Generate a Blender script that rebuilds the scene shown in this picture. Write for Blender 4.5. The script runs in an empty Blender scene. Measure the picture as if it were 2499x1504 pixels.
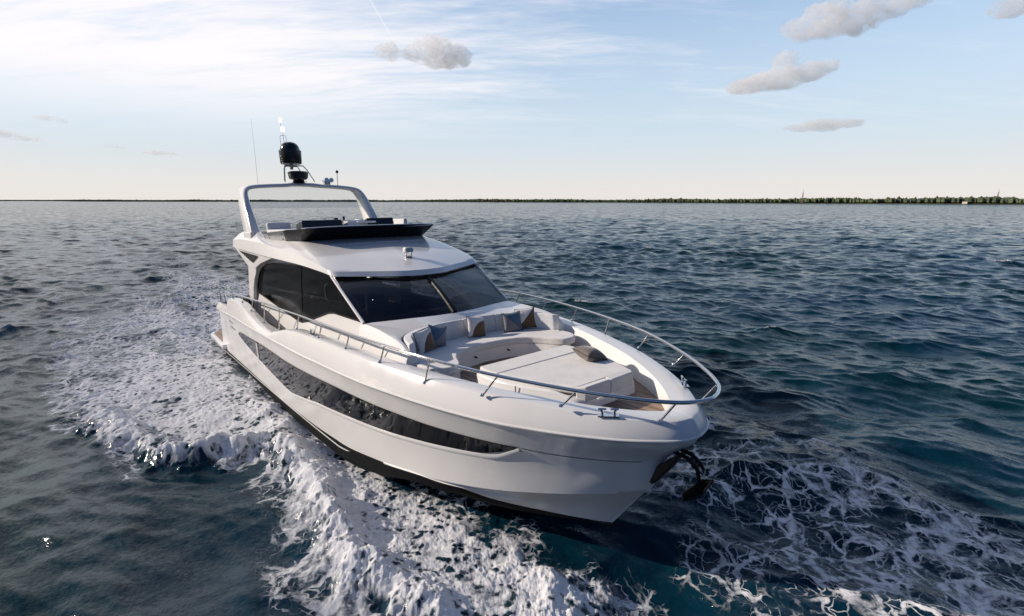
import bpy, bmesh, math, random
import numpy as np
from mathutils import Vector, Matrix
from mathutils.bvhtree import BVHTree

random.seed(7)
SC = bpy.context.scene
COL = SC.collection
rad = math.radians

# ------------------------------------------------------------------ camera
CAM_H = 5.35
cam_data = bpy.data.cameras.new("camera")
cam = bpy.data.objects.new("camera", cam_data)
COL.objects.link(cam)
cam.location = (0, 0, CAM_H)
cam.rotation_euler = (rad(90 - 12.07), 0, 0)
cam_data.sensor_fit = 'HORIZONTAL'
cam_data.sensor_width = 36
cam_data.lens = 36 * 1230 / 2499
cam_data.clip_start = 0.1
cam_data.clip_end = 60000
SC.camera = cam

# yacht pose in the world (bow to the right and towards the camera, bow-up trim)
TRIM, YAW = 0.04416, -0.87353
BOAT_M = Matrix.Translation((-8.33, 18.44, -0.13)) @ Matrix.Rotation(YAW, 4, 'Z') @ Matrix.Rotation(-TRIM, 4, 'Y')
BOAT_NP = np.array(BOAT_M)
BOAT_INV = np.array(BOAT_M.inverted())

# ------------------------------------------------------------------ sun and sky
SUN_AZ = rad(179.0)      # direction to the sun, measured from world +X towards +Y
SUN_EL = rad(24.0)
sun_dir = Vector((math.cos(SUN_AZ) * math.cos(SUN_EL), math.sin(SUN_AZ) * math.cos(SUN_EL), math.sin(SUN_EL)))
sun_data = bpy.data.lights.new("sun", 'SUN')
sun_data.energy = 2.75
sun_data.angle = rad(0.6)
sun_data.color = (1.0, 0.87, 0.74)
sun = bpy.data.objects.new("sun", sun_data)
COL.objects.link(sun)
sun.rotation_euler = (-sun_dir).to_track_quat('-Z', 'Y').to_euler()

SC.view_settings.view_transform = 'Standard'
SC.view_settings.look = 'None'
SC.view_settings.gamma = 1.0
SC.view_settings.exposure = 0.98
SC.cycles.max_bounces = 20
SC.cycles.transparent_max_bounces = 16
SC.cycles.volume_bounces = 20
SC.cycles.volume_max_steps = 256


class NT:
    """small helper to wire node trees"""
    def __init__(self, tree):
        self.t = tree
        tree.nodes.clear()

    def n(self, kind, props=None, **ins):
        nd = self.t.nodes.new(kind)
        for k, v in (props or {}).items():
            setattr(nd, k, v)
        for k, v in ins.items():
            self.set(nd, k, v)
        return nd

    def set(self, nd, key, v):
        s = nd.inputs[int(key[1:])] if (key[0] == '_' and key[1:].isdigit()) else nd.inputs[key.replace('_', ' ')]
        if isinstance(v, bpy.types.NodeSocket):
            self.t.links.new(v, s)
        else:
            s.default_value = v

    def math(self, op, a, b=0.0, c=0.0, clamp=False):
        return self.n('ShaderNodeMath', dict(operation=op, use_clamp=clamp), _0=a, _1=b, _2=c).outputs[0]

    def vmath(self, op, a, b=(0, 0, 0)):
        nd = self.n('ShaderNodeVectorMath', dict(operation=op), _0=a, _1=b)
        return nd.outputs['Value'] if op in ('DOT_PRODUCT', 'LENGTH') else nd.outputs[0]

    def mix(self, f, a, b, mode='MIX'):
        nd = self.n('ShaderNodeMix', dict(data_type='RGBA', blend_type=mode))
        self.set(nd, '_0', f)
        self.set(nd, '_6', a)
        self.set(nd, '_7', b)
        return nd.outputs[2]

    def ramp(self, v, lo, hi, a=0.0, b=1.0, smooth=True):
        nd = self.n('ShaderNodeMapRange', dict(interpolation_type='SMOOTHSTEP' if smooth else 'LINEAR', clamp=True),
                    _0=v, _1=lo, _2=hi, _3=a, _4=b)
        return nd.outputs[0]

    def noise(self, vec, scale, detail=4, rough=0.55, dist=0.0):
        nd = self.n('ShaderNodeTexNoise', None, Vector=vec, Scale=scale, Detail=detail, Roughness=rough, Distortion=dist)
        return nd.outputs[0]


world = bpy.data.worlds.new("World")
SC.world = world
world.use_nodes = True
w = NT(world.node_tree)
sky = w.n('ShaderNodeTexSky', dict(sky_type='NISHITA', sun_disc=False, sun_elevation=SUN_EL,
                                   sun_rotation=math.pi / 2 - SUN_AZ, altitude=0.0,
                                   air_density=1.0, dust_density=0.25, ozone_density=1.6))
tc = w.n('ShaderNodeTexCoord').outputs['Generated']
sep = w.n('ShaderNodeSeparateXYZ', None, _0=tc)
zc = w.math('MAXIMUM', sep.outputs[2], 0.0)
den = w.math('ADD', zc, 0.16)
px = w.math('DIVIDE', sep.outputs[0], den)
py = w.math('DIVIDE', sep.outputs[1], den)
pl = w.n('ShaderNodeCombineXYZ', None, _0=px, _1=py, _2=0.0).outputs[0]
# thin cirrus drawn out in long streaks
rot1 = w.n('ShaderNodeMapping', None, Vector=pl, Rotation=(0, 0, rad(28)), Scale=(0.55, 3.4, 1)).outputs[0]
warp = w.n('ShaderNodeTexNoise', None, Vector=pl, Scale=1.1, Detail=3.0).outputs[1]
rotw = w.vmath('ADD', rot1, w.vmath('MULTIPLY', w.vmath('SUBTRACT', warp, (0.5, 0.5, 0.5)), (1.1, 1.1, 0)))
c1 = w.noise(rotw, 1.5, 9, 0.62)
rot2 = w.n('ShaderNodeMapping', None, Vector=pl, Rotation=(0, 0, rad(28)), Scale=(2.2, 9.0, 1)).outputs[0]
c1b = w.noise(rot2, 2.4, 6, 0.6, 0.6)
patch = w.noise(pl, 0.75, 3, 0.5)
left = w.ramp(sep.outputs[0], 0.25, -0.62, 0.0, 1.0)
cov = w.math('ADD', w.math('MULTIPLY', left, 0.42), w.math('MULTIPLY', patch, 0.30))
ci = w.math('ADD', w.math('MULTIPLY', c1, 0.75), w.math('MULTIPLY', c1b, 0.25))
ci = w.math('ADD', ci, cov)
cmask = w.ramp(ci, 0.60, 1.10, 0.0, 0.95)
fade = w.ramp(zc, 0.07, 0.22)
cmask = w.math('MULTIPLY', cmask, fade)
# keep the glare round the sun from swamping the rest of the sky
lum = w.vmath('DOT_PRODUCT', sky.outputs[0], (.3, .5, .2))
lr = w.math('DIVIDE', lum, 4.6)
gain = w.math('DIVIDE', 1.0, w.math('SQRT', w.math('ADD', 1.0, w.math('MULTIPLY', lr, lr))))
skyc = w.n('ShaderNodeVectorMath', dict(operation='SCALE'), _0=sky.outputs[0])
w.set(skyc, 'Scale', gain)
# pale mist low over the sea, thin cirrus higher up
mist = w.math('ADD', w.math('MULTIPLY', w.ramp(zc, 0.46, 0.0), 0.84), 0.06)
mcol = w.mix(w.ramp(zc, 0.0, 0.13), (3.62, 3.46, 3.42, 1), (2.95, 3.32, 3.72, 1))
col = w.mix(mist, skyc.outputs[0], mcol)
col = w.mix(cmask, col, (4.6, 4.4, 4.45, 1))
# short contrail
ct_d = w.math('ABSOLUTE', w.vmath('DOT_PRODUCT', tc, (-0.86433, -0.04399, -0.50100)))
ct_m = w.vmath('DOT_PRODUCT', tc, (-0.22388, 0.92568, 0.30496))
ct = w.math('MULTIPLY', w.ramp(ct_d, 0.0024, 0.0002, 0.0, 0.30), w.ramp(ct_m, 0.99889, 0.99944))
col = w.mix(ct, col, (4.7, 4.55, 4.55, 1))
# added dimming: unseen sky behind and overhead darkened blue to shade bow and water
sky_dim = w.ramp(w.math('SUBTRACT', sep.outputs[1], w.math('MULTIPLY', zc, 0.42)), -0.25, 0.40, 0.0, 1.0)
tint = w.mix(sky_dim, (0.155, 0.225, 0.37, 1), (1, 1, 1, 1))
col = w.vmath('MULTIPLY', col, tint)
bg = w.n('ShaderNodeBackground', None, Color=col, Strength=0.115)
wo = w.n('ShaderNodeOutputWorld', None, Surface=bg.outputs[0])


# ------------------------------------------------------------------ materials
def material(name):
    m = bpy.data.materials.new(name)
    m.use_nodes = True
    t = NT(m.node_tree)
    out = t.n('ShaderNodeOutputMaterial')
    return m, t, out


def pbr(name, color, rough=0.5, metal=0.0, bump=None, var=0.0, varscale=3.0, coat=0.0, spec=0.5, ior=1.45, coords='Object'):
    m, t, out = material(name)
    p = t.n('ShaderNodeBsdfPrincipled', None, Metallic=metal, Roughness=rough, IOR=ior)
    p.inputs['Specular IOR Level'].default_value = spec
    p.inputs['Coat Weight'].default_value = coat
    p.inputs['Coat Roughness'].default_value = 0.04
    c = (*color, 1)
    v = t.n('ShaderNodeTexCoord').outputs[coords]
    if var:
        nz = t.noise(v, varscale, 5, 0.6)
        dark = tuple(x * (1 - var) for x in color) + (1,)
        t.set(p, 'Base Color', t.mix(t.ramp(nz, 0.3, 0.7), dark, c))
        t.set(p, 'Roughness', t.ramp(t.noise(v, varscale * 2.3, 4), 0.3, 0.7, max(rough - 0.06, 0.02), rough + 0.08))
    else:
        p.inputs['Base Color'].default_value = c
    if bump:
        sc, st = bump
        b = t.n('ShaderNodeBump', None, Strength=st, Distance=0.01, Height=t.noise(v, sc, 3, 0.6))
        t.set(p, 'Normal', b.outputs[0])
    t.t.links.new(p.outputs[0], out.inputs[0])
    return m


M = {}
M['gelcoat'] = pbr('white_gelcoat', (0.68, 0.675, 0.665), 0.16, var=0.03, varscale=0.8, coat=0.35)
M['hullwhite'] = pbr('hull_gelcoat', (0.67, 0.668, 0.66), 0.2, var=0.03, varscale=0.6, coat=0.2)
M['deckwhite'] = pbr('deck_gelcoat', (0.72, 0.70, 0.67), 0.34, var=0.04, varscale=2.0, bump=(300, 0.03))
M['black'] = pbr('black_gloss', (0.006, 0.006, 0.007), 0.12, var=0.2, varscale=2, coat=0.3)
M['blackmatt'] = pbr('black_matt', (0.008, 0.008, 0.009), 0.5, var=0.2, varscale=6, spec=0.25)
M['antifoul'] = pbr('black_bottom_paint', (0.004, 0.0045, 0.005), 0.55, var=0.3, varscale=3, spec=0.2)
M['domegrey'] = pbr('charcoal_plastic', (0.016, 0.018, 0.02), 0.32, var=0.15, varscale=8)
M['chrome'] = pbr('polished_steel', (0.60, 0.59, 0.58), 0.08, metal=1.0)
M['steel'] = pbr('brushed_steel', (0.55, 0.54, 0.53), 0.24, metal=1.0, var=0.1, varscale=20)
M['lamp'] = pbr('white_lamp_lens', (0.85, 0.85, 0.85), 0.2, coat=0.4)
for nd in M['lamp'].node_tree.nodes:          # the mast lights are switched on
    if nd.type == 'BSDF_PRINCIPLED':
        nd.inputs['Emission Color'].default_value = (1, .98, .95, 1)
        nd.inputs['Emission Strength'].default_value = .8
M['green'] = pbr('green_lens', (0.05, 0.5, 0.25), 0.1, coat=0.5)
M['cabindark'] = pbr('dark_interior', (0.012, 0.013, 0.02), 0.6, var=0.25, varscale=2)
M['cabinmid'] = pbr('navy_upholstery', (0.02, 0.025, 0.06), 0.7, var=0.2, varscale=4)
M['cabinlight'] = pbr('beige_upholstery', (0.24, 0.22, 0.20), 0.75, var=0.15, varscale=4)
M['wire'] = pbr('antenna_fibreglass', (0.72, 0.74, 0.77), 0.4, var=0.05)
M['screen'] = pbr('smoked_black_acrylic', (0.004, 0.004, 0.005), 0.3, var=0.2, varscale=2, spec=0.2)
M['concrete'] = pbr('pale_render', (0.6, 0.55, 0.48), 0.8, var=0.15, varscale=0.5)
M['mastred'] = pbr('painted_lattice', (0.30, 0.20, 0.20), 0.7, var=0.2, varscale=0.4)
M['hullglass'] = pbr('black_hull_glass', (0.003, 0.003, 0.0035), 0.03, ior=1.5, coat=0.0, spec=0.32)
M['silver'] = pbr('silver_panel', (0.45, 0.44, 0.43), 0.18, metal=0.85, var=0.08, varscale=3)


def mat_fabric(name, color, weave=420.0, var=0.06):
    m, t, out = material(name)
    v = t.n('ShaderNodeTexCoord').outputs['Object']
    wv = t.n('ShaderNodeTexVoronoi', None, Vector=v, Scale=weave * 0.35).outputs[0]
    fl = t.noise(v, 38, 4, 0.65)
    big = t.noise(v, 4, 3)
    k = t.math('ADD', t.math('MULTIPLY', fl, 0.65), t.math('MULTIPLY', big, 0.35))
    dark = tuple(c * (1 - 3.2 * var) for c in color) + (1,)
    colr = t.mix(t.ramp(k, 0.34, 0.62), dark, (*color, 1))
    p = t.n('ShaderNodeBsdfPrincipled', None, Base_Color=colr, Roughness=0.85)
    p.inputs['Sheen Weight'].default_value = 0.25
    p.inputs['Specular IOR Level'].default_value = 0.2
    h = t.math('ADD', wv, t.math('MULTIPLY', fl, 1.2))
    b = t.n('ShaderNodeBump', None, Strength=0.35, Distance=0.004, Height=h)
    t.set(p, 'Normal', b.outputs[0])
    t.t.links.new(p.outputs[0], out.inputs[0])
    return m


M['fabric'] = mat_fabric('oatmeal_upholstery', (0.64, 0.63, 0.61))
M['fabric2'] = mat_fabric('grey_white_upholstery', (0.62, 0.63, 0.64))


def mat_teak():
    m, t, out = material('teak_planking')
    v = t.n('ShaderNodeTexCoord').outputs['Object']
    s = t.n('ShaderNodeSeparateXYZ', None, _0=v)
    pitch = 0.052
    row = t.math('DIVIDE', s.outputs[1], pitch)
    fr = t.math('FRACT', row)
    idx = t.math('FLOOR', row)
    seam = t.math('MULTIPLY', t.ramp(fr, 0.0, 0.10, 0, 1), t.ramp(fr, 1.0, 0.90, 0, 1))
    pid = t.n('ShaderNodeTexWhiteNoise', dict(noise_dimensions='1D'), W=idx).outputs[0]
    grain_v = t.n('ShaderNodeMapping', None, Vector=v, Scale=(2.0, 60, 20)).outputs[0]
    grain = t.noise(grain_v, 1.6, 5, 0.6)
    k = t.math('ADD', t.math('MULTIPLY', pid, 0.55), t.math('MULTIPLY', grain, 0.5))
    wood = t.mix(t.ramp(k, 0.2, 0.85), (0.19, 0.125, 0.085, 1), (0.36, 0.255, 0.18, 1))
    colr = t.mix(seam, (0.05, 0.042, 0.038, 1), wood)
    p = t.n('ShaderNodeBsdfPrincipled', None, Base_Color=colr, Roughness=0.62)
    p.inputs['Specular IOR Level'].default_value = 0.3
    b = t.n('ShaderNodeBump', None, Strength=0.4, Distance=0.003, Height=t.math('ADD', seam, t.math('MULTIPLY', grain, 0.3)))
    t.set(p, 'Normal', b.outputs[0])
    t.t.links.new(p.outputs[0], out.inputs[0])
    return m


M['teak'] = mat_teak()


def mat_glass(name, tint, ior=1.55, boost=1.0, rough=0.015):
    m, t, out = material(name)
    tr = t.n('ShaderNodeBsdfTransparent', None, Color=(*tint, 1))
    gl = t.n('ShaderNodeBsdfGlossy', None, Color=(1, 1, 1, 1), Roughness=rough)
    fr = t.n('ShaderNodeFresnel', None, IOR=ior)
    f = t.math('MULTIPLY', fr.outputs[0], boost, clamp=True)
    mx = t.n('ShaderNodeMixShader', None, _0=f, _1=tr.outputs[0], _2=gl.outputs[0])
    t.t.links.new(mx.outputs[0], out.inputs[0])
    return m


M['glass'] = mat_glass('tinted_windscreen_glass', (0.66, 0.69, 0.76))
M['sideglass'] = mat_glass('grey_side_glass', (0.34, 0.34, 0.35), 1.45, .55, .10)
M['clear'] = mat_glass('clear_wind_deflector', (0.80, 0.84, 0.86), 1.5)


def mat_pillow(name, ca, cb, mode):
    """two-tone cushion: colours meet along a seam across the cover"""
    m, t, out = material(name)
    v = t.n('ShaderNodeTexCoord').outputs['Object']
    s = t.n('ShaderNodeSeparateXYZ', None, _0=v)
    u, q = s.outputs[0], s.outputs[2]
    if mode == 'diag':
        d = t.math('ADD', u, q)
    elif mode == 'anti':
        d = t.math('SUBTRACT', u, q)
    else:
        du = t.math('ADD', u, 0.19)
        dq = t.math('ADD', q, 0.19)
        d = t.math('SUBTRACT', t.math('SQRT', t.math('ADD', t.math('MULTIPLY', du, du), t.math('MULTIPLY', dq, dq))), 0.30)
    k = t.ramp(d, -0.003, 0.003)
    pipe = t.math('MULTIPLY', t.ramp(d, -0.012, -0.006), t.ramp(d, 0.012, 0.006))
    nz = t.noise(v, 26, 5, 0.65)
    sh = t.ramp(nz, 0.3, 0.7, 0.8, 1.08)
    colr = t.mix(k, (*ca, 1), (*cb, 1))
    colr = t.mix(t.math('MULTIPLY', pipe, 0.7), colr, (0.02, 0.02, 0.022, 1))
    colr = t.mix(1.0, colr, t.n('ShaderNodeCombineColor', None, _0=sh, _1=sh, _2=sh).outputs[0], 'MULTIPLY')
    p = t.n('ShaderNodeBsdfPrincipled', None, Base_Color=colr, Roughness=0.72)
    p.inputs['Sheen Weight'].default_value = 0.4
    p.inputs['Specular IOR Level'].default_value = 0.25
    b = t.n('ShaderNodeBump', None, Strength=0.3, Distance=0.004, Height=t.math('ADD', t.noise(v, 220, 2), t.math('MULTIPLY', t.noise(v, 9, 4), 4.0)))
    t.set(p, 'Normal', b.outputs[0])
    t.t.links.new(p.outputs[0], out.inputs[0])
    return m


# ------------------------------------------------------------------ mesh helpers
def tag(o, label=None, cat=None, group=None, kind=None):
    if label: o['label'] = label
    if cat: o['category'] = cat
    if group: o['group'] = group
    if kind: o['kind'] = kind
    return o


def make(name, parts, mat, parent=None, smooth=35, bevel=None, subsurf=0, recalc=True):
    """parts: list of (verts, faces); all become ONE mesh object"""
    V, F = [], []
    for v, f in parts:
        b = len(V)
        V += [tuple(p) for p in v]
        F += [tuple(i + b for i in q) for q in f]
    me = bpy.data.meshes.new(name)
    me.from_pydata(V, [], F)
    bm = bmesh.new()
    bm.from_mesh(me)
    bmesh.ops.remove_doubles(bm, verts=bm.verts, dist=1e-5)
    bmesh.ops.dissolve_degenerate(bm, edges=bm.edges, dist=1e-6)
    if recalc:
        bmesh.ops.recalc_face_normals(bm, faces=bm.faces)
    bm.to_mesh(me)
    bm.free()
    if smooth is not None:
        me.shade_smooth()
        me.set_sharp_from_angle(angle=rad(smooth))
    me.materials.append(mat)
    o = bpy.data.objects.new(name, me)
    COL.objects.link(o)
    if parent is not None:
        o.parent = parent
    if bevel:
        md = o.modifiers.new('bevel', 'BEVEL')
        md.width = bevel
        md.segments = 3
        md.limit_method = 'ANGLE'
        md.angle_limit = rad(38)
        md.harden_normals = False
    if subsurf:
        md = o.modifiers.new('sub', 'SUBSURF')
        md.levels = subsurf
        md.render_levels = subsurf
    return o


def empty(name, parent=None):
    o = bpy.data.objects.new(name, None)
    COL.objects.link(o)
    if parent is not None:
        o.parent = parent
    return o


def spline(pts, n, closed=False):
    """Catmull-Rom through pts, n samples, centripetal-ish by chord length"""
    P = np.array(pts, float)
    if closed:
        P = np.vstack([P, P[:1]])
    d = np.r_[0, np.cumsum(np.sqrt(np.linalg.norm(np.diff(P, axis=0), axis=1)) + 1e-9)]
    T = np.linspace(0, d[-1], n)
    m = np.zeros_like(P)
    for i in range(len(P)):
        a, b = max(i - 1, 0), min(i + 1, len(P) - 1)
        if closed and i in (0, len(P) - 1):
            m[i] = (P[1] - P[-2]) / ((d[1] - d[0]) + (d[-1] - d[-2]))
        else:
            m[i] = (P[b] - P[a]) / (d[b] - d[a])
    out = []
    for t in T:
        i = min(int(np.searchsorted(d, t, side='right')) - 1, len(P) - 2)
        h = d[i + 1] - d[i]
        s = (t - d[i]) / h
        out.append((2 * s**3 - 3 * s**2 + 1) * P[i] + (s**3 - 2 * s**2 + s) * h * m[i] + (-2 * s**3 + 3 * s**2) * P[i + 1] + (s**3 - s**2) * h * m[i + 1])
    return np.array(out)


def lin(pts, n):
    P = np.array(pts, float)
    d = np.r_[0, np.cumsum(np.linalg.norm(np.diff(P, axis=0), axis=1))]
    T = np.linspace(0, d[-1], n)
    return np.stack([np.interp(T, d, P[:, k]) for k in range(P.shape[1])], 1)


def interp(x, xs, ys):
    """smooth monotone (pchip-like) interpolation"""
    xs, ys = np.array(xs, float), np.array(ys, float)
    h = np.diff(xs)
    dl = np.diff(ys) / h
    m = np.zeros(len(xs))
    m[0], m[-1] = dl[0], dl[-1]
    for i in range(1, len(xs) - 1):
        if dl[i - 1] * dl[i] > 0:
            w1, w2 = 2 * h[i] + h[i - 1], h[i] + 2 * h[i - 1]
            m[i] = (w1 + w2) / (w1 / dl[i - 1] + w2 / dl[i])
    x = np.clip(np.asarray(x, float), xs[0], xs[-1])
    i = np.clip(np.searchsorted(xs, x, side='right') - 1, 0, len(xs) - 2)
    s = (x - xs[i]) / h[i]
    return (2 * s**3 - 3 * s**2 + 1) * ys[i] + (s**3 - 2 * s**2 + s) * h[i] * m[i] + (-2 * s**3 + 3 * s**2) * ys[i + 1] + (s**3 - s**2) * h[i] * m[i + 1]


def grid(rows, closed=False):
    """faces between consecutive rows of equal length"""
    n = len(rows[0])
    V = [tuple(p) for r in rows for p in r]
    F = []
    for i in range(len(rows) - 1):
        for j in range(n if closed else n - 1):
            k = (j + 1) % n
            F.append((i * n + j, i * n + k, (i + 1) * n + k, (i + 1) * n + j))
    return V, F


def mir(part):
    V, F = part
    return [(x, -y, z) for x, y, z in V], [tuple(reversed(f)) for f in F]


def mirrow(r):
    """starboard half row (ends on centreline) -> full row stb..port"""
    r = np.array(r, float)
    o = r[::-1].copy()
    o[:, 1] *= -1
    return np.vstack([r, o[1:]])


def tube(pts, r, n=8, closed=False, caps=True):
    P = np.array(pts, float)
    N = len(P)
    R = np.full(N, r) if np.isscalar(r) else np.array(r, float)
    V, F = [], []
    up = None
    for i in range(N):
        if closed:
            t = P[(i + 1) % N] - P[i - 1]
        else:
            t = P[min(i + 1, N - 1)] - P[max(i - 1, 0)]
        t = t / (np.linalg.norm(t) + 1e-12)
        if up is None:
            up = np.array([0, 0, 1.0]) if abs(t[2]) < 0.9 else np.array([1.0, 0, 0])
        up = up - t * np.dot(up, t)
        up /= np.linalg.norm(up)
        s = np.cross(t, up)
        for k in range(n):
            a = 2 * math.pi * k / n
            V.append(tuple(P[i] + R[i] * (math.cos(a) * up + math.sin(a) * s)))
    for i in range(N if closed else N - 1):
        j = (i + 1) % N
        for k in range(n):
            l = (k + 1) % n
            F.append((i * n + k, i * n + l, j * n + l, j * n + k))
    if caps and not closed:
        F.append(tuple(range(n))[::-1])
        F.append(tuple((N - 1) * n + k for k in range(n)))
    return V, F


def lathe(c, prof, n=32, axis='z'):
    V, F = [], []
    for r, h in prof:
        for k in range(n):
            a = 2 * math.pi * k / n
            if axis == 'z':
                V.append((c[0] + r * math.cos(a), c[1] + r * math.sin(a), c[2] + h))
            elif axis == 'x':
                V.append((c[0] + h, c[1] + r * math.cos(a), c[2] + r * math.sin(a)))
            else:
                V.append((c[0] + r * math.cos(a), c[1] + h, c[2] + r * math.sin(a)))
    for i in range(len(prof) - 1):
        for k in range(n):
            l = (k + 1) % n
            F.append((i * n + k, i * n + l, (i + 1) * n + l, (i + 1) * n + k))
    if prof[0][0] > 1e-5:
        F.append(tuple(range(n))[::-1])
    if prof[-1][0] > 1e-5:
        F.append(tuple((len(prof) - 1) * n + k for k in range(n)))
    return V, F


def box(c, s, rot=None):
    V = []
    for dx in (-.5, .5):
        for dy in (-.5, .5):
            for dz in (-.5, .5):
                v = Vector((dx * s[0], dy * s[1], dz * s[2]))
                if rot is not None:
                    v = rot @ v
                V.append((c[0] + v.x, c[1] + v.y, c[2] + v.z))
    F = [(0, 1, 3, 2), (4, 6, 7, 5), (0, 4, 5, 1), (2, 3, 7, 6), (0, 2, 6, 4), (1, 5, 7, 3)]
    return V, F


def prism(outline, z0, z1, inset0=0.0):
    """closed plan outline extruded between heights (scalars or per-vertex lists)"""
    n = len(outline)
    Z0 = [z0] * n if np.isscalar(z0) else z0
    Z1 = [z1] * n if np.isscalar(z1) else z1
    V = [(p[0], p[1], Z0[i]) for i, p in enumerate(outline)] + [(p[0], p[1], Z1[i]) for i, p in enumerate(outline)]
    F = [(i, (i + 1) % n, n + (i + 1) % n, n + i) for i in range(n)]
    F.append(tuple(range(n))[::-1])
    F.append(tuple(range(n, 2 * n)))
    return V, F


def full(half):
    """starboard half outline (first/last may lie on the centreline) -> closed outline"""
    h = [tuple(p) for p in half]
    o = [(x, -y) for x, y in reversed(h) if abs(y) > 1e-6]
    return h + o

# ================================================================== YACHT
yacht = empty('motor_yacht')
yacht.matrix_world = BOAT_M
tag(yacht, 'white flybridge motor yacht cruising with its bow towards the camera', 'yacht')

# ---- hull lines, starboard half, transom to stem (y is half-breadth)
NC = 260
RUB = [(-.42, 2.28, 1.77), (1.5, 2.43, 1.90), (3.81, 2.545, 2.03), (6.37, 2.625, 2.09), (8.46, 2.635, 2.12), (9.74, 2.595, 2.11),
       (10.6, 2.535, 2.10), (11.64, 2.45, 2.08), (12.5, 2.335, 2.06), (13.7, 2.06, 2.02), (14.64, 1.74, 1.98), (15.25, 1.44, 1.96),
       (15.72, 1.16, 1.945), (16.1, .88, 1.93), (16.4, .585, 1.92), (16.6, .31, 1.905), (16.68, .0, 1.90)]
rub = spline(RUB, NC)
xr = rub[:, 0]
ZCAP_X = [-.42, 1.2, 1.9, 2.5, 3.1, 4.16, 4.94, 5.88, 6.9, 7.5, 8.0, 8.7, 9.3, 10.35, 12.46, 14.51, 15.5, 16.41, 16.68]
ZCAP_Z = [1.98, 2.07, 2.14, 2.42, 2.50, 2.50, 2.42, 2.29, 2.21, 2.20, 2.29, 2.43, 2.49, 2.505, 2.425, 2.30, 2.225, 2.135, 2.11]
zcap = interp(xr, ZCAP_X, ZCAP_Z)


def offset_in(curve, d):
    """move a plan curve inwards along its normal by d (scalar or array)"""
    t = np.gradient(curve[:, :2], axis=0)
    t /= np.linalg.norm(t, axis=1)[:, None]
    nrm = np.stack([-t[:, 1], t[:, 0]], 1)     # points towards +y seen from a curve with y>0 running forward
    out = curve.copy()
    out[:, :2] -= nrm * np.asarray(d)[..., None] if not np.isscalar(d) else nrm * d
    out[-1, 1] = 0.0
    return out


cap_o = offset_in(rub, np.interp(xr, [0, 10, 14, 16.7], [.07, .085, .15, .11]))
cap_o[:, 2] = zcap
bulge = offset_in(rub, np.interp(xr, [0, 10, 14, 16.7], [-.005, .0, .015, .01]))
bulge[:, 2] = rub[:, 2] * 0.62 + zcap * 0.38


def forward_shift(total, p=7.0):
    s = np.clip((xr + .42) / 17.1, 0, 1)
    return total * s ** p


knuck = offset_in(rub, .045)
knuck[:, 2] -= .035
knuck2 = offset_in(rub, .075)
knuck2[:, 2] -= .085
knuck2[:, 0] -= forward_shift(.06)
CH_X = [-.42, 3, 5, 7, 8.5, 10, 11.6, 12.8, 13.5, 14.2, 14.9, 15.35, 15.7, 15.95]
CH_Y = [2.22, 2.24, 2.24, 2.23, 2.20, 2.13, 1.98, 1.79, 1.60, 1.31, .90, .57, .26, .0]
CH_Z = [.37, .34, .31, .285, .285, .30, .40, .51, .585, .655, .735, .785, .82, .845]
BT_X = [-.42, 10, 11.6, 12.6, 13.0, 13.36, 13.84, 14.59, 15.0, 15.2, 15.33]
BT_Y = [2.215, 2.125, 1.97, 1.79, 1.62, 1.38, 1.08, .60, .35, .17, .0]
u = np.clip((xr + .42) / 17.1, 0, 1)
ang = np.linspace(0, 1, NC)


def by_x(xe, X, Y, Z):
    """sample a line given as functions of x so that column NC-1 ends on the stem"""
    xx = -.42 + (xe + .42) * (1 - (1 - ang) ** 1.0)
    # follow the rub-rail stations so that columns stay upright
    xx = -.42 + (xr + .42) * (xe + .42) / 17.1
    y = interp(xx, X, Y)
    z = interp(xx, X, Z)
    y[-1] = 0
    return np.stack([xx, y, z], 1)


chine = by_x(15.95, CH_X, CH_Y, CH_Z)
BT_Z = [.365, .295, .39, .50, .43, .36, .25, .18, .165, .13, .09]
boot = by_x(15.33, BT_X, BT_Y, BT_Z)
KL_X = [-.42, 9, 12, 13.5, 14.6, 15.1, 15.3]
keel = by_x(15.3, KL_X, [0] * 7, [-.8, -.8, -.62, -.40, -.13, .0, .06])
keel[:, 1] = 0
midrows = []
for k, tau in enumerate(np.linspace(0, 1, 14)[1:-1]):
    r = knuck2 * (1 - tau) + chine * tau
    hollow = .10 * np.sin(math.pi * tau) * np.clip((xr - 9) / 6, 0, 1)
    r[:, 1] = np.maximum(r[:, 1] - hollow * np.clip(r[:, 1] / .8, 0, 1), 0)
    r[-1, 1] = 0
    midrows.append(r)
# the stem profile: overhang below the knuckle, then a straight raked stem
stem_z = np.linspace(1.815, .845, 14)
stem_x = interp(stem_z, [.845, 1.04, 1.42, 1.63, 1.74, 1.815], [15.95, 16.06, 16.20, 16.42, 16.55, 16.62])
for r, zz, xx in zip([knuck2] + midrows + [chine], stem_z, stem_x):
    s = np.clip((u - .86) / .14, 0, 1) ** 2
    r[:, 0] += s * (xx - r[-1, 0])
    r[:, 2] += s * (zz - r[-1, 2])


def stb(r):
    r = r.copy()
    r[:, 1] *= -1
    return r


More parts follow.
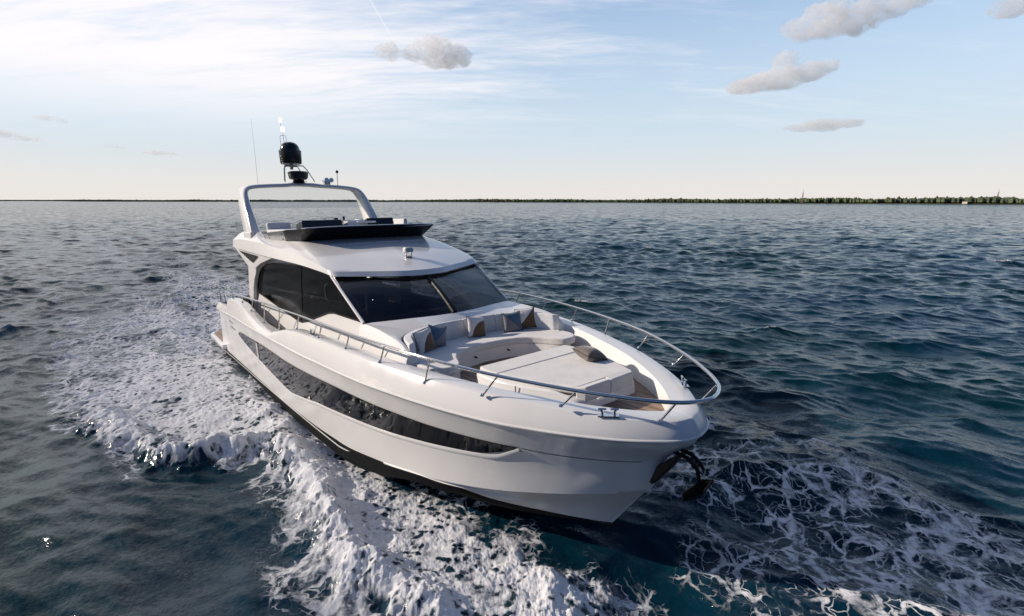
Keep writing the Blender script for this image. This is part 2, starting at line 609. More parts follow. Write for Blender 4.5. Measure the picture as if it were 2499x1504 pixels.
side_rows = [cap_o, bulge, rub, knuck, knuck2] + midrows + [chine]
topside = grid([stb(r) for r in side_rows])
ch_in = offset_in(chine, .045)
ch_in[:, 2] -= .012
ch_in[:, 1] = np.maximum(ch_in[:, 1], 0)
ch_in[:, 0] = np.minimum(ch_in[:, 0], chine[-1, 0] - .02)
lower = grid([stb(r) for r in (chine, ch_in, boot)])
tran_col = [stb(r)[0] for r in side_rows + [boot]]
tr = grid([[tuple(p) for p in tran_col], [(p[0], -p[1], p[2]) for p in tran_col]])
hull = make('hull', [topside, mir(topside), lower, mir(lower), tr], M['hullwhite'], yacht, smooth=48)
kd = keel.copy()
mid_b = boot * .45 + keel * .55
mid_b[:, 2] += .04
bt2 = boot.copy()
bt2[:, 1] = np.maximum(bt2[:, 1] - .004, 0)
bt2[:, 2] -= .004
bt3 = bt2.copy()
drop = np.interp(bt3[:, 0], [8.5, 11, 13, 15.3], [.42, .36, .16, .03])
bt3[:, 2] -= drop
bt3[:, 1] = np.maximum(bt3[:, 1] - .12 * drop, 0)
mid_b[:, 2] = np.minimum(mid_b[:, 2], bt3[:, 2] - .05)
bot = grid([stb(r) for r in (bt2, bt3, mid_b, keel)])
bt0 = [stb(r)[0] for r in (bt2, bt3, mid_b, keel)]
btr = grid([[tuple(p) for p in bt0], [(p[0], -p[1], p[2]) for p in bt0]])
make('bottom', [bot, mir(bot), btr], M['antifoul'], hull, smooth=30)
# pale boot stripe inside the black bottom paint
sel = xr > -1
a = boot * .78 + bt3 * .22
b2 = boot * .68 + bt3 * .32
fwd_ = np.clip((xr - 11) / 2.5, 0, 1)[:, None]
a = a * (1 - fwd_) + (boot * .93 + mid_b * .07) * fwd_
b2 = b2 * (1 - fwd_) + (boot * .90 + mid_b * .10) * fwd_
for r in (a, b2):
    r[:, 1] += .012
    r[:, 2] -= .008
make('boot_stripe', [grid([stb(a[sel]), stb(b2[sel])]), mir(grid([stb(a[sel]), stb(b2[sel])]))], M['hullwhite'], hull)
# spray rail, a small step under the chine at the bow
ssel = (xr > 12.6) & (xr < 15.4)
c0 = chine * .42 + boot * .58
c0 = c0[ssel]
wd = .045 * np.sin(np.linspace(.25, math.pi, len(c0)))
c1_ = c0.copy(); c1_[:, 1] += wd + .004; c1_[:, 2] += .0
c2_ = c0.copy(); c2_[:, 2] -= .03
sp = grid([stb(c0 + np.array([0, 0, .035])), stb(c1_), stb(c2_)])
make('spray_rail', [sp, mir(sp)], M['gelcoat'], hull)
# rub rail bead along the knuckle
bead = rub.copy()
bead[:, 2] += .012
bead = bead[:-1]
fullbead = np.vstack([stb(bead), bead[::-1]])
make('rub_rail', [tube(fullbead, .018, 8)], M['gelcoat'], hull)

hull_bvh = BVHTree.FromPolygons([Vector(v) for v in topside[0]], topside[1])


def hull_at(x, z, out=0.0):
    loc, nrm, i, d = hull_bvh.ray_cast(Vector((x, -8, z)), Vector((0, 1, 0)))
    if loc is None:
        return None
    if nrm.y > 0:
        nrm = -nrm
    return np.array(loc + nrm * out)


# ---- hull windows: one long dark band each side
WIN_TOP = [(3.2, 1.52), (8.0, 1.60), (14.2, 1.5)]
WIN_BOT = [(3.2, 1.48), (8.0, 1.0), (14.2, 1.5)]
WIN_TOP = [(3.34, 1.50), (3.75, 1.585), (6.4, 1.70), (7.3, 1.70), (8.1, 1.675), (9.47, 1.68), (10.96, 1.685), (11.98, 1.66), (12.6, 1.64), (13.3, 1.605), (13.97, 1.583), (14.47, 1.563), (14.80, 1.541)]
WIN_BOT = [(3.34, 1.438), (4.09, 1.296), (5.93, 1.06), (7.64, .825), (7.86, .805), (8.2, .84), (9.6, 1.02), (10.8, 1.085), (11.64, 1.125), (12.4, 1.165), (13.18, 1.22), (13.8, 1.262), (14.28, 1.292), (14.42, 1.325), (14.62, 1.43), (14.80, 1.538)]

NW = 90
wx = np.linspace(WIN_TOP[0][0] + .01, WIN_TOP[-1][0] - .01, NW)
wt = np.interp(wx, [p[0] for p in WIN_TOP], [p[1] for p in WIN_TOP])
wb = np.interp(wx, [p[0] for p in WIN_BOT], [p[1] for p in WIN_BOT])


def band(top, bot_, out, n=5):
    rows = []
    for k in range(n):
        f = k / (n - 1)
        row = []
        for x, a_, b_ in zip(wx, top, bot_):
            p = hull_at(x, a_ * (1 - f) + b_ * f, out)
            row.append(tuple(p))
        A = np.array(row)
        for _ in range(12):      # keep the glass fair along its length
            A[1:-1] = (A[:-2] + 2 * A[1:-1] + A[2:]) / 4
        rows.append(A)
    return grid(rows)


g = band(wt, wb, .012)
gl = make('hull_window', [g], M['hullglass'], hull, smooth=60)
make('hull_window', [mir(g)], M['hullglass'], hull, smooth=60)
# moulded lip below the glass that catches the light
row0, row1, row2 = [], [], []
for x, b_ in zip(wx, wb):
    row0.append(tuple(hull_at(x, b_ + .012, .010)))
    row1.append(tuple(hull_at(x, b_ - .03, .026)))
    row2.append(tuple(hull_at(x, b_ - .085, .002)))
lip = grid([row0, row1, row2])
make('window_lip', [lip], M['hullwhite'], hull, smooth=60)
make('window_lip', [mir(lip)], M['hullwhite'], hull, smooth=60)
row0 = [tuple(hull_at(x, a_ + .012, .012)) for x, a_ in zip(wx, wt)]
row1 = [tuple(hull_at(x, a_ - .006, .012)) for x, a_ in zip(wx, wt)]
sm = grid([row0, row1])
make('window_seal', [sm, mir(sm)], M['blackmatt'], hull)
# fine moulding seam from the window tip to the stem, and two engine-room air slots aft
sl_x = np.linspace(14.82, 16.05, 40)
sl_z = interp(sl_x, [14.8, 15.1, 15.3, 15.64, 16.06], [1.535, 1.495, 1.478, 1.452, 1.438])
sg0 = [hull_at(x, z + .006, .004) for x, z in zip(sl_x, sl_z)]
sg1 = [hull_at(x, z - .006, .004) for x, z in zip(sl_x, sl_z)]
ok = [i for i in range(len(sl_x)) if sg0[i] is not None and sg1[i] is not None]
seam = grid([[tuple(sg0[i]) for i in ok], [tuple(sg1[i]) for i in ok]])
make('hull_seam', [seam], M['domegrey'], hull, smooth=None)
make('hull_seam', [mir(seam)], M['domegrey'], hull, smooth=None)
for z in (1.70, 1.52):
    xs_ = np.linspace(2.0, 2.75, 10) + (1.70 - z) * .6
    sv = grid([[tuple(hull_at(x, z + .016, .004)) for x in xs_], [tuple(hull_at(x, z - .016, .004)) for x in xs_]])
    make('air_slot', [sv], M['domegrey'], hull, smooth=None)
    make('air_slot', [mir(sv)], M['domegrey'], hull, smooth=None)
# slanting white louvre across the aft end of the glass
if True:
    lv = []
    for x0_, x1_ in ((5.42, 5.86),):
        rr = []
        for f in np.linspace(0, 1, 8):
            x = x0_ + (x1_ - x0_) * f
            a_ = np.interp(x0_, wx, wb); b_ = np.interp(x1_, wx, wt)
            z = (a_ + .0) * (1 - f) + b_ * f
            rr.append((x, z))
        r0 = [tuple(hull_at(x, z, .03)) for x, z in rr]
        r1 = [tuple(hull_at(x + .10, z, .03)) for x, z in rr]
        r2 = [tuple(hull_at(x + .10, z, .0)) for x, z in rr]
        rm = [tuple(hull_at(x, z, .0)) for x, z in rr]
        lv.append(grid([rm, r0, r1, r2]))
    for part in lv + [mir(l) for l in lv]:
        make('window_louvre', [part], M['hullwhite'], hull, smooth=20)

# ---- bulwark cap and inner bulwark
CAPW = np.interp(xr, [-.4, 2.5, 4, 8, 10, 13, 15.3, 16.68], [.10, .22, .24, .24, .26, .27, .31, .36])
cap_i = offset_in(cap_o, CAPW)
cap_i[:, 1] = np.maximum(cap_i[:, 1], 0)
cap_m = offset_in(cap_o, CAPW * .5)
cap_m[:, 1] = np.maximum(cap_m[:, 1], 0)
cap_m[:, 2] += .014
cap_edge = offset_in(cap_o, .022)
cap_edge[:, 2] += .012
DECK_Z = 1.975
in_top = offset_in(cap_o, CAPW + .012)
in_top[:, 2] -= .02
in_top[:, 1] = np.maximum(in_top[:, 1], 0)
in_bot = offset_in(cap_o, CAPW + .05)
in_bot[:, 1] = np.maximum(in_bot[:, 1], 0)
in_bot[:, 2] = np.minimum(DECK_Z - .01, cap_o[:, 2] - .1)
# where the offset curves pass the centreline near the stem, close them there
for r in (cap_i, in_top, in_bot):
    xm = r[:, 0][r[:, 1] > 1e-4].max()
    r[:, 0] = np.minimum(r[:, 0], xm)
capm = grid([stb(r) for r in (cap_o, cap_edge, cap_m, cap_i, in_top, in_bot)])
make('bulwark', [capm, mir(capm)], M['gelcoat'], yacht, smooth=50)

# ---- decks
dk = stb(in_bot)
dk[:, 2] = DECK_Z
fs = dk[:, 0] > 10.6
fore = np.vstack([dk[fs], mir(([tuple(p) for p in dk[fs][::-1]], []))[0]])
make('foredeck', [([tuple(p) for p in fore], [tuple(range(len(fore)))])], M['teak'], yacht, smooth=None)
ss = (dk[:, 0] > 2.0) & (dk[:, 0] <= 10.75)
inner = dk[ss].copy()
inner[:, 1] = -1.80
sd = grid([dk[ss] - np.array([0, 0, .003]), inner - np.array([0, 0, .003])])
make('side_deck', [sd], M['teak'], yacht, smooth=None)
make('side_deck', [mir(sd)], M['teak'], yacht, smooth=None)
cs = (dk[:, 0] <= 3.2)
aftdk = dk[cs].copy(); aftdk[:, 2] = 1.50
aft = np.vstack([aftdk, mir(([tuple(p) for p in aftdk[::-1]], []))[0]])
make('cockpit_deck', [([tuple(p) for p in aft], [tuple(range(len(aft)))])], M['teak'], yacht, smooth=None)
# swim platform
plat = full([(-2.75, 0), (-2.75, -1.95), (-2.62, -2.2), (-2.3, -2.31), (-.42, -2.36), (.15, -2.36), (.2, -2.28), (.2, 0)])
sp_ = make('swim_platform', [prism(plat, .42, .56)], M['gelcoat'], yacht, bevel=.03)
pt_ = full([(-2.65, 0), (-2.65, -1.9), (-2.55, -2.1), (-2.25, -2.2), (-.5, -2.24), (-.5, 0)])
make('teak_panel', [prism(pt_, .55, .566)], M['teak'], sp_, smooth=None)

# ---- cabin
def yw(x):
    return -1.80 + .10 * np.clip((x - 7.0) / 4.0, 0, None) ** 2


SW_TOP = [(3.62, 2.72), (3.70, 2.92), (3.90, 3.17), (4.31, 3.41), (4.9, 3.55), (5.5, 3.62), (6.3, 3.665), (7.8, 3.67), (8.8, 3.63), (9.50, 3.575), (9.62, 3.50), (10.2, 3.14), (10.78, 2.78)]
SW_BOT = [(3.62, 2.68), (4.2, 2.62), (4.68, 2.575), (6.0, 2.46), (7.1, 2.365), (7.55, 2.335), (7.9, 2.40), (8.7, 2.62), (9.2, 2.755), (9.5, 2.795), (10.78, 2.775)]
NS = 64
sx = np.linspace(3.62, 10.78, NS)
st_ = np.interp(sx, *zip(*SW_TOP))
sb_ = np.interp(sx, *zip(*SW_BOT))
sy = yw(sx)


def wall_pt(x, z, out=0.0):
    # the cabin side leans in a little above the window sill and flares below it
    y = yw(x)
    if z < 2.6:
        y = y - .10 * (2.6 - z) / .6
    return (x, float(y) - out, z)


roof_under = np.interp(sx, [3.6, 8, 9.6, 10.78], [3.86, 3.80, 3.60, 2.80])
w_up = grid([[wall_pt(x, max(zz, t_ + .003)) for x, zz, t_ in zip(sx, roof_under, st_)], [wall_pt(x, z) for x, z in zip(sx, st_)]])
w_lo = grid([[wall_pt(x, z) for x, z in zip(sx, sb_)], [wall_pt(x, z - (z - 1.95) * .5) for x, z in zip(sx, sb_)], [wall_pt(x, 1.95) for x in sx]])
axs = np.linspace(3.12, 3.62, 6)
w_aft = grid([[wall_pt(x, z) for x in axs] for z in np.linspace(1.55, 3.86, 12)])
# flank running forward from the windscreen to the sofa arm
fx = np.linspace(10.78, 12.62, 20)
ftop = interp(fx, [10.78, 11.3, 11.9, 12.4, 12.62], [2.76, 2.745, 2.70, 2.62, 2.50])
fy = interp(fx, [10.78, 11.5, 12.1, 12.62], [1.715, 1.715, 1.735, 1.74])
w_fl = grid([[(x, -(y), z) for x, y, z in zip(fx, fy, ftop)], [(x, -(y + .06), z - .07) for x, y, z in zip(fx, fy, ftop)],
             [(x, -(y + .11), (z + 1.95) / 2) for x, y, z in zip(fx, fy, ftop)], [(x, -(y + .15), 1.95) for x, y in zip(fx, fy)]])
endc = [(12.62, -1.74, 2.50), (12.62, -1.80, 2.43), (12.62, -1.85, 2.22), (12.62, -1.89, 1.95)]
w_end = grid([endc, [(12.66, -1.58, p[2]) for p in endc]])
WB = spline([(10.90, -1.70, 2.77), (10.97, -1.50, 2.772), (11.12, -1.0, 2.775), (11.27, -.45, 2.78), (11.32, 0, 2.78)], 24)
WT = spline([(9.62, -1.745, 3.515), (9.74, -1.50, 3.50), (9.98, -1.0, 3.475), (10.2, -.45, 3.45), (10.27, 0, 3.445)], 24)
BACK = spline([(12.62, -1.72, 2.50), (12.42, -1.69, 2.60), (12.08, -1.60, 2.665), (11.83, -1.32, 2.675), (11.66, -.95, 2.68), (11.56, -.5, 2.68), (11.53, 0, 2.68)], 24)
side_e = spline([(12.62, -1.745, 2.495), (12.3, -1.742, 2.64), (11.9, -1.73, 2.695), (11.3, -1.717, 2.742), (10.84, -1.712, 2.762)], 24)
edge0 = np.vstack([side_e[::2], WB[2::2]])
edge1 = lin(BACK, len(edge0))
mid01 = edge0 * .5 + edge1 * .5
mid01[:, 2] += .012
dash = grid([mirrow(edge0), mirrow(mid01), mirrow(edge1), mirrow(np.c_[edge1[:, 0], edge1[:, 1], np.full(len(edge1), 2.3)])])
cab = make('cabin', [w_up, mir(w_up), w_lo, mir(w_lo), w_aft, mir(w_aft), w_fl, mir(w_fl), w_end, mir(w_end), dash], M['gelcoat'], yacht, smooth=40)
# windscreen pillars
for s in (1, -1):
    pil = tube([(9.56, -1.765 * s, 3.56), (10.2, -1.745 * s, 3.17), (10.86, -1.718 * s, 2.765)], .035, 8)
    make('windscreen_pillar', [pil], M['gelcoat'], cab)
# side glass with seal and a joint
NV = 5
sg = grid([[wall_pt(x, t_ * (1 - f) + b_ * f, .006) for x, t_, b_ in zip(sx, st_, sb_)] for f in np.linspace(0, 1, NV)])
for part in (sg, mir(sg)):
    g_ = make('side_window', [part], M['sideglass'], cab, smooth=60)
    s_ = -1 if part is sg else 1
    loop = [wall_pt(x, z, .008) for x, z in zip(sx, st_)] + [wall_pt(x, z, .008) for x, z in zip(sx[::-1], sb_[::-1])]
    joint = [wall_pt(7.80 - .26 * f, 3.665 - f * (3.665 - 2.36), .010) for f in np.linspace(0, 1, 8)]
    loop = [(x, y if s_ < 0 else -y, z) for x, y, z in loop]
    joint = [(x, y if s_ < 0 else -y, z) for x, y, z in joint]
    make('window_seal', [tube(loop, .016, 6, closed=True), tube(joint, .010, 6)], M['blackmatt'], cab)
# maker's crescent mark on the side glass
cr = []
for k in range(26):
    f = k / 25
    a_ = rad(62) + f * rad(236)
    wdt = .004 + .030 * math.sin(math.pi * f) ** 1.3
    cx_, cz_ = 9.33, 3.20
    ro, ri = .195, .195 - wdt
    cr.append(((cx_ + ro * math.cos(a_) * .95, cz_ + ro * math.sin(a_)), (cx_ + ri * math.cos(a_) * .95, cz_ + ri * math.sin(a_))))
mark = grid([[wall_pt(p[0][0], p[0][1], .016) for p in cr], [wall_pt(p[1][0], p[1][1], .016) for p in cr]])
ticks = []
for k in range(7):
    a_ = rad(128 + 15 * k)
    c_ = (9.33 + .20 * math.cos(a_), 3.20 + .20 * math.sin(a_))
    ticks.append(grid([[wall_pt(c_[0] - .035, c_[1] + .008, .0165), wall_pt(c_[0] + .015, c_[1] + .008, .0165)], [wall_pt(c_[0] - .03, c_[1] - .008, .0165), wall_pt(c_[0] + .015, c_[1] - .008, .0165)]]))
make('crescent_mark', [mark] + ticks, M['blackmatt'], cab, smooth=None)

# windscreen: curved glass, black border, raked centre mullion
FW = mirrow(WT); FB = mirrow(WB)


def ws(f, out=0.0):
    r = FW * (1 - f) + FB * f
    bow_ = .035 * math.sin(math.pi * f)
    r[:, 0] += bow_ * .6 + out * .55
    r[:, 2] += bow_ * .8 + out * .83
    return r


wsc = make('windscreen', [grid([ws(f) for f in np.linspace(0, 1, 7)])], M['glass'], cab, smooth=60)
nfull = len(FW)
brd = [grid([ws(f, .006) for f in (0, .05, .10)]), grid([ws(f, .006) for f in (.90, .95, 1)])]
for sl in (slice(0, 3), slice(nfull - 3, nfull)):
    brd.append(grid([ws(f, .0075)[sl] for f in np.linspace(0.0, 1, 7)]))
make('windscreen_border', brd, M['black'], wsc, smooth=60)
c_ = nfull // 2
mul = []
for o_, hw in ((.012, .045), (.045, .03)):
    mul.append([[ws(f, o_)[c_] + np.array([0, s * hw * (1 + .5 * f), 0]) for f in np.linspace(0, 1, 9)] for s in (-1, 1)])
rows = [mul[0][0], mul[1][0], mul[1][1], mul[0][1]]
make('mullion', [grid(rows)], M['blackmatt'], wsc, smooth=30)
# interior seen through the glass
make('saloon_sole', [grid([[(3.2, -1.78, 1.98), (11.2, -1.68, 1.98)], [(3.2, 1.78, 1.98), (11.2, 1.68, 1.98)]])], M['cabindark'], cab, smooth=None)
make('dashboard', [prism(full([(9.9, 0), (9.9, -1.60), (10.8, -1.62), (11.18, -.6), (11.24, 0)]), 2.55, 2.66)], M['blackmatt'], cab, bevel=.03)
make('helm_pod', [box((9.75, -.75, 2.62), (.35, .9, .45), Matrix.Rotation(rad(-20), 3, 'Y'))], M['blackmatt'], cab, bevel=.04)
make('steering_wheel', [tube([(9.5 + .10 * math.sin(a_), -.75 + .20 * math.cos(a_), 2.86 + .19 * math.sin(a_)) for a_ in np.linspace(0, 2 * math.pi, 24)[:-1]], .015, 6, closed=True)], M['black'], cab)
for yy in (-1.05, -.42):
    make('helm_seat', [box((8.9, yy, 2.45), (.5, .52, .16)), box((8.62, yy, 2.82), (.14, .52, .66)), box((8.85, yy, 2.18), (.3, .3, .4))], M['cabinmid'], cab, bevel=.05)
make('saloon_sofa', [box((8.0, 1.2, 2.1), (2.6, .7, .3)), box((8.0, 1.58, 2.3), (2.6, .14, .5))], M['cabinmid'], cab, bevel=.05)
make('galley_unit', [box((5.6, -1.15, 2.3), (2.0, .8, .65))], M['cabindark'], cab, bevel=.02)
make('locker', [box((4.3, 1.2, 2.4), (.9, .8, .8))], M['cabindark'], cab, bevel=.02)
make('cabin_column', [box((6.55, 1.45, 2.85), (.12, .30, 1.75))], M['cabindark'], cab, bevel=.01)
make('bulkhead', [box((3.3, .0, 2.7), (.06, 3.4, 1.6))], M['cabindark'], cab, bevel=.01)

# ---- roof / flybridge moulding
NR = 70
LOW = spline([(1.93, -1.95, 4.06), (2.3, -2.06, 4.0), (3.2, -2.07, 3.945), (4.6, -2.06, 3.885), (6.1, -2.04, 3.825), (8.1, -1.97, 3.745), (9.2, -1.86, 3.64), (9.66, -1.77, 3.565), (9.76, -1.60, 3.55), (10.03, -1.0, 3.515), (10.28, -.45, 3.49), (10.36, 0, 3.485)], NR)
LOWI = spline([(2.1, -1.80, 4.03), (2.5, -1.86, 3.97), (3.2, -1.87, 3.91), (4.6, -1.84, 3.855), (6.1, -1.84, 3.80), (8.1, -1.80, 3.72), (9.2, -1.76, 3.62), (9.52, -1.68, 3.545), (9.62, -1.52, 3.53), (9.88, -.95, 3.495), (10.12, -.42, 3.47), (10.2, 0, 3.465)], NR)
CRS = spline([(1.92, -1.97, 4.16), (2.4, -2.05, 4.20), (3.4, -2.05, 4.225), (4.6, -2.03, 4.195), (6.1, -2.0, 4.11), (8.1, -1.93, 3.95), (9.15, -1.84, 3.77), (9.56, -1.765, 3.66), (9.67, -1.60, 3.645), (9.94, -1.0, 3.615), (10.2, -.45, 3.595), (10.28, 0, 3.59)], NR)
TOP = spline([(1.95, -1.82, 4.30), (2.5, -1.87, 4.39), (3.4, -1.86, 4.46), (4.3, -1.83, 4.43), (4.9, -1.80, 4.27), (6.0, -1.74, 4.22), (6.9, -1.69, 4.212), (7.35, -1.63, 4.212), (7.47, -1.5, 4.215), (7.52, -1.0, 4.22), (7.54, -.45, 4.225), (7.55, 0, 4.227)], NR)
def between(a_, b_, f, lift):
    r = a_ * (1 - f) + b_ * f
    r[:, 2] += lift
    return r
hump = np.interp(np.arange(NR) / NR, [0, .4, .62, 1], [.0, .01, .03, .075])
rows = [LOWI, LOWI * .12 + LOW * .88, LOW, LOW * .9 + CRS * .1, LOW * .5 + CRS * .5, LOW * .10 + CRS * .90, CRS]
for f in (.04, .14, .3, .5, .7, .86, .96):
    r = CRS * (1 - f) + TOP * f
    r[:, 2] += hump * math.sin(math.pi * f) * 1.2
    rows.append(r)
rows.append(TOP)
TIN = TOP.copy(); TIN[:, 1] *= .955; TIN[:, 0] -= np.interp(np.arange(NR) / NR, [0, .7, .8, 1], [-.06, 0, .08, .08]); TIN[:, 2] += .004
FLO = TIN.copy(); FLO[:, 2] = 3.96
rows += [TIN, FLO]
roof = make('roof', [grid([mirrow(r) for r in rows])], M['gelcoat'], yacht, smooth=30)
fl = mirrow(FLO)
make('flybridge_sole', [([tuple(p + np.array([0, 0, .004])) for p in fl], [tuple(range(len(fl)))])], M['teak'], roof, smooth=None)
li = mirrow(LOWI)
make('ceiling', [([tuple(p) for p in li], [tuple(range(len(li)))])], M['cabinlight'], roof, smooth=None)
# aft support wing that joins the roof to the cabin side
for s in (1, -1):
    wing = [(1.95, 4.02), (2.6, 3.97), (4.6, 3.87), (6.2, 3.80), (5.6, 3.70), (5.0, 3.60), (4.5, 3.46), (4.15, 3.30), (3.9, 3.10), (3.7, 2.85), (3.55, 2.5), (3.5, 2.0), (3.1, 2.0), (3.1, 2.7), (3.42, 3.35), (3.6, 3.46)]
    V = [(x, -(1.985 if z > 3.4 else 1.93) * s, z) for x, z in wing] + [(x, -1.82 * s, z) for x, z in wing]
    n = len(wing)
    F = [tuple(range(n)), tuple(range(n, 2 * n))[::-1]] + [(i, (i + 1) % n, n + (i + 1) % n, n + i) for i in range(n)]
    wg = make('roof_wing', [(V, F)], M['gelcoat'], roof, bevel=.02)
    vent = [(2.85, 3.89), (4.15, 3.845), (5.0, 3.80), (5.02, 3.76), (4.45, 3.61), (4.38, 3.60), (3.3, 3.75)]
    vent = [(2.72, 3.885), (4.85, 3.80), (4.87, 3.77), (4.30, 3.59), (4.22, 3.595)]
    V = [(x, -2.0 * s, z) for x, z in vent]
    vg = make('air_vent', [(V, [tuple(range(len(V)))])], M['blackmatt'], roof, smooth=None)
    slats = []
    for k in range(9):
        f = (k + .5) / 9
        x = 2.9 + 1.9 * f
        zt = 3.885 - (x - 2.72) * .0400
        zb = 3.885 - (x - 2.72) * .1950 if x < 4.2 else 3.6 + (x - 4.25) * .28
        slats.append(box((x - .03, -2.004 * s, (zt + zb) / 2), (.02, .012, max(zt - zb - .02, .01)), Matrix.Rotation(rad(18), 3, 'Y')))
    for k in range(5):
        z = 3.86 - .05 * k
        x0_ = 2.75 + (3.885 - z) / .195 * 1.0
        slats.append(box(((x0_ + 4.72 - .1 * k) / 2, -2.004 * s, z - .02 * 1), (max(4.72 - .1 * k - x0_, .02), .012, .008), Matrix.Rotation(rad(2.3), 3, 'Y')))
    make('vent_slats', slats, M['domegrey'], vg, smooth=None)
make('navigation_light', [box((4.25, -1.90, 4.36), (.18, .06, .07))], M['green'], roof, bevel=.02)
# seams in the hood in front of the windscreen
def roof_pt(x, y):
    loc = roof_bvh.ray_cast(Vector((x, y, 6)), Vector((0, 0, -1)))[0]
    return np.array(loc)
rg = grid([mirrow(r) for r in rows[6:14]])
roof_bvh = BVHTree.FromPolygons([Vector(v) for v in rg[0]], rg[1])
hatch = []
for (a_, b_) in ((-1.25, -.83), (-.80, -.18), (-.15, .52), (.55, 1.25)):
    ys = np.linspace(a_, b_, 10)
    r0 = [roof_pt(8.15 - .10 * y * y, y) + np.array([0, 0, .006]) for y in ys]
    r1 = [roof_pt(8.21 - .10 * y * y, y) + np.array([0, 0, .010]) for y in ys]
    r2 = [roof_pt(8.25 - .10 * y * y, y) + np.array([0, 0, .001]) for y in ys]
    hatch.append(grid([r0, r1, r2]))
make('hood_moulding', hatch, M['deckwhite'], roof, smooth=50)
# searchlight on the roof
sp0 = roof_pt(9.55, .0)
sl_ = empty('searchlight', yacht)
make('lamp_housing', [box(sp0 + np.array([0, 0, .155]), (.15, .22, .125))], M['gelcoat'], sl_, bevel=.04)
make('lamp_lens', [box(sp0 + np.array([.078, 0, .155]), (.012, .165, .085))], M['chrome'], sl_, bevel=.004)
make('bracket', [box(sp0 + np.array([0, -.06, .05]), (.07, .018, .11)), box(sp0 + np.array([0, .06, .05]), (.07, .018, .11)), lathe(sp0 + np.array([0, 0, -.01]), [(.09, 0), (.09, .025), (.07, .035)], 20)], M['steel'], sl_, smooth=30)

# ---- flybridge screen: dark forward-leaning front, silvery wrapped ends
S0 = spline([(7.38, -1.62, 4.205), (7.47, -1.5, 4.21), (7.51, -1.0, 4.215), (7.53, 0, 4.22)], 20)
S1 = spline([(7.86, -1.72, 4.50), (7.98, -1.58, 4.51), (8.06, -1.0, 4.525), (8.09, 0, 4.53)], 20)
fr0, fr1 = mirrow(S0), mirrow(S1)
back0, back1 = fr0 - np.array([.06, 0, -.0]), fr1 - np.array([.07, 0, 0])
scr = make('flybridge_windscreen', [grid([fr0, fr0 * .5 + fr1 * .5, fr1, back1, back0])], M['screen'], yacht, smooth=40)
A0 = spline([(4.95, -1.80, 4.255), (5.4, -1.785, 4.235), (6.2, -1.74, 4.21), (6.9, -1.69, 4.205), (7.38, -1.62, 4.205)], 18)
A1 = spline([(4.95, -1.82, 4.41), (5.4, -1.835, 4.42), (6.2, -1.83, 4.45), (6.95, -1.80, 4.475), (7.86, -1.72, 4.50)], 18)
for s in (1, -1):
    q0, q1 = A0.copy(), A1.copy()
    q0[:, 1] *= s; q1[:, 1] *= s
    k = 12
    make('screen_wing', [grid([q0[:k], q1[:k]])], M['silver'], scr, smooth=50)
    make('screen_wing', [grid([q0[k - 1:], q1[k - 1:]])], M['screen'], scr, smooth=50)
    for (i, f) in ((4, .62), (4, .25), (10, .7), (10, .2)):
        c0_ = q0[i] * (1 - f) + q1[i] * f
        make('bolt', [lathe((c0_[0], c0_[1] - (.012 if s > 0 else 0), c0_[2]), [(.016, 0), (.016, .012)], 10, 'y')], M['blackmatt'], scr)
lip_r = mirrow(S1) + np.array([-.02, 0, .008])
make('screen_trim', [tube(lip_r, .014, 6)], M['gelcoat'], scr)

# ---- flybridge furniture
hc = make('helm_console', [prism(full([(6.1, 0), (6.1, 0), (6.1, 0)]), 4, 4.6)] if False else [box((7.05, -1.02, 4.36), (.5, .98, .62), Matrix.Rotation(rad(-8), 3, 'Y'))], M['black'], yacht, bevel=.03)
make('console_top', [box((7.08, -.22, 4.50), (.5, .42, .30)), box((7.12, .05, 4.62), (.55, .5, .05))], M['gelcoat'], hc, bevel=.02)
make('instrument_display', [box((6.85, .62, 4.56), (.3, .75, .26), Matrix.Rotation(rad(-15), 3, 'Y'))], M['black'], hc, bevel=.02)
make('throttle', [box((6.9, -.55, 4.72), (.06, .1, .05))], M['black'], hc, bevel=.01)
make('compass', [box((6.9, -.35, 4.73), (.05, .05, .1))], M['black'], hc, bevel=.01)
make('dash_coaming', [prism([(7.55, -.5), (7.85, -.5), (8.0, 0.4), (8.0, 1.55), (7.4, 1.6), (7.3, -.5)], 4.48, 4.53)], M['gelcoat'], hc, bevel=.015)
seat = make('flybridge_seat', [box((5.55, -1.35, 4.15), (1.6, .62, .40))], M['gelcoat'], yacht, bevel=.03)
make('seat_cushion', [box((5.55, -1.35, 4.42), (1.6, .64, .14))], M['fabric2'], seat, bevel=.04)
make('seat_back', [box((4.75, -1.35, 4.52), (.14, .62, .30))], M['fabric2'], seat, bevel=.04)
seat2 = make('flybridge_seat', [box((5.2, 1.25, 4.15), (2.6, .75, .40))], M['gelcoat'], yacht, bevel=.03)
make('seat_cushion', [box((5.2, 1.25, 4.42), (2.6, .78, .14))], M['fabric2'], seat2, bevel=.04)
make('seat_back', [box((5.2, 1.62, 4.56), (2.6, .12, .26)), box((3.85, 1.0, 4.56), (.12, 1.2, .26))], M['fabric2'], seat2, bevel=.04)
seat3 = make('aft_lounge', [box((2.9, .0, 4.15), (1.0, 3.0, .35))], M['gelcoat'], yacht, bevel=.03)
make('seat_cushion', [box((2.9, .0, 4.38), (1.0, 3.0, .12))], M['fabric2'], seat3, bevel=.04)
make('wind_deflector', [grid([[(2.05, -1.86, 4.33), (3.35, -1.86, 4.45)], [(2.25, -1.90, 4.74), (3.2, -1.90, 4.66)]])], M['clear'], yacht, smooth=None)
make('wind_deflector', [grid([[(2.05, 1.86, 4.33), (3.35, 1.86, 4.45)], [(2.25, 1.90, 4.74), (3.2, 1.90, 4.66)]])], M['clear'], yacht, smooth=None)

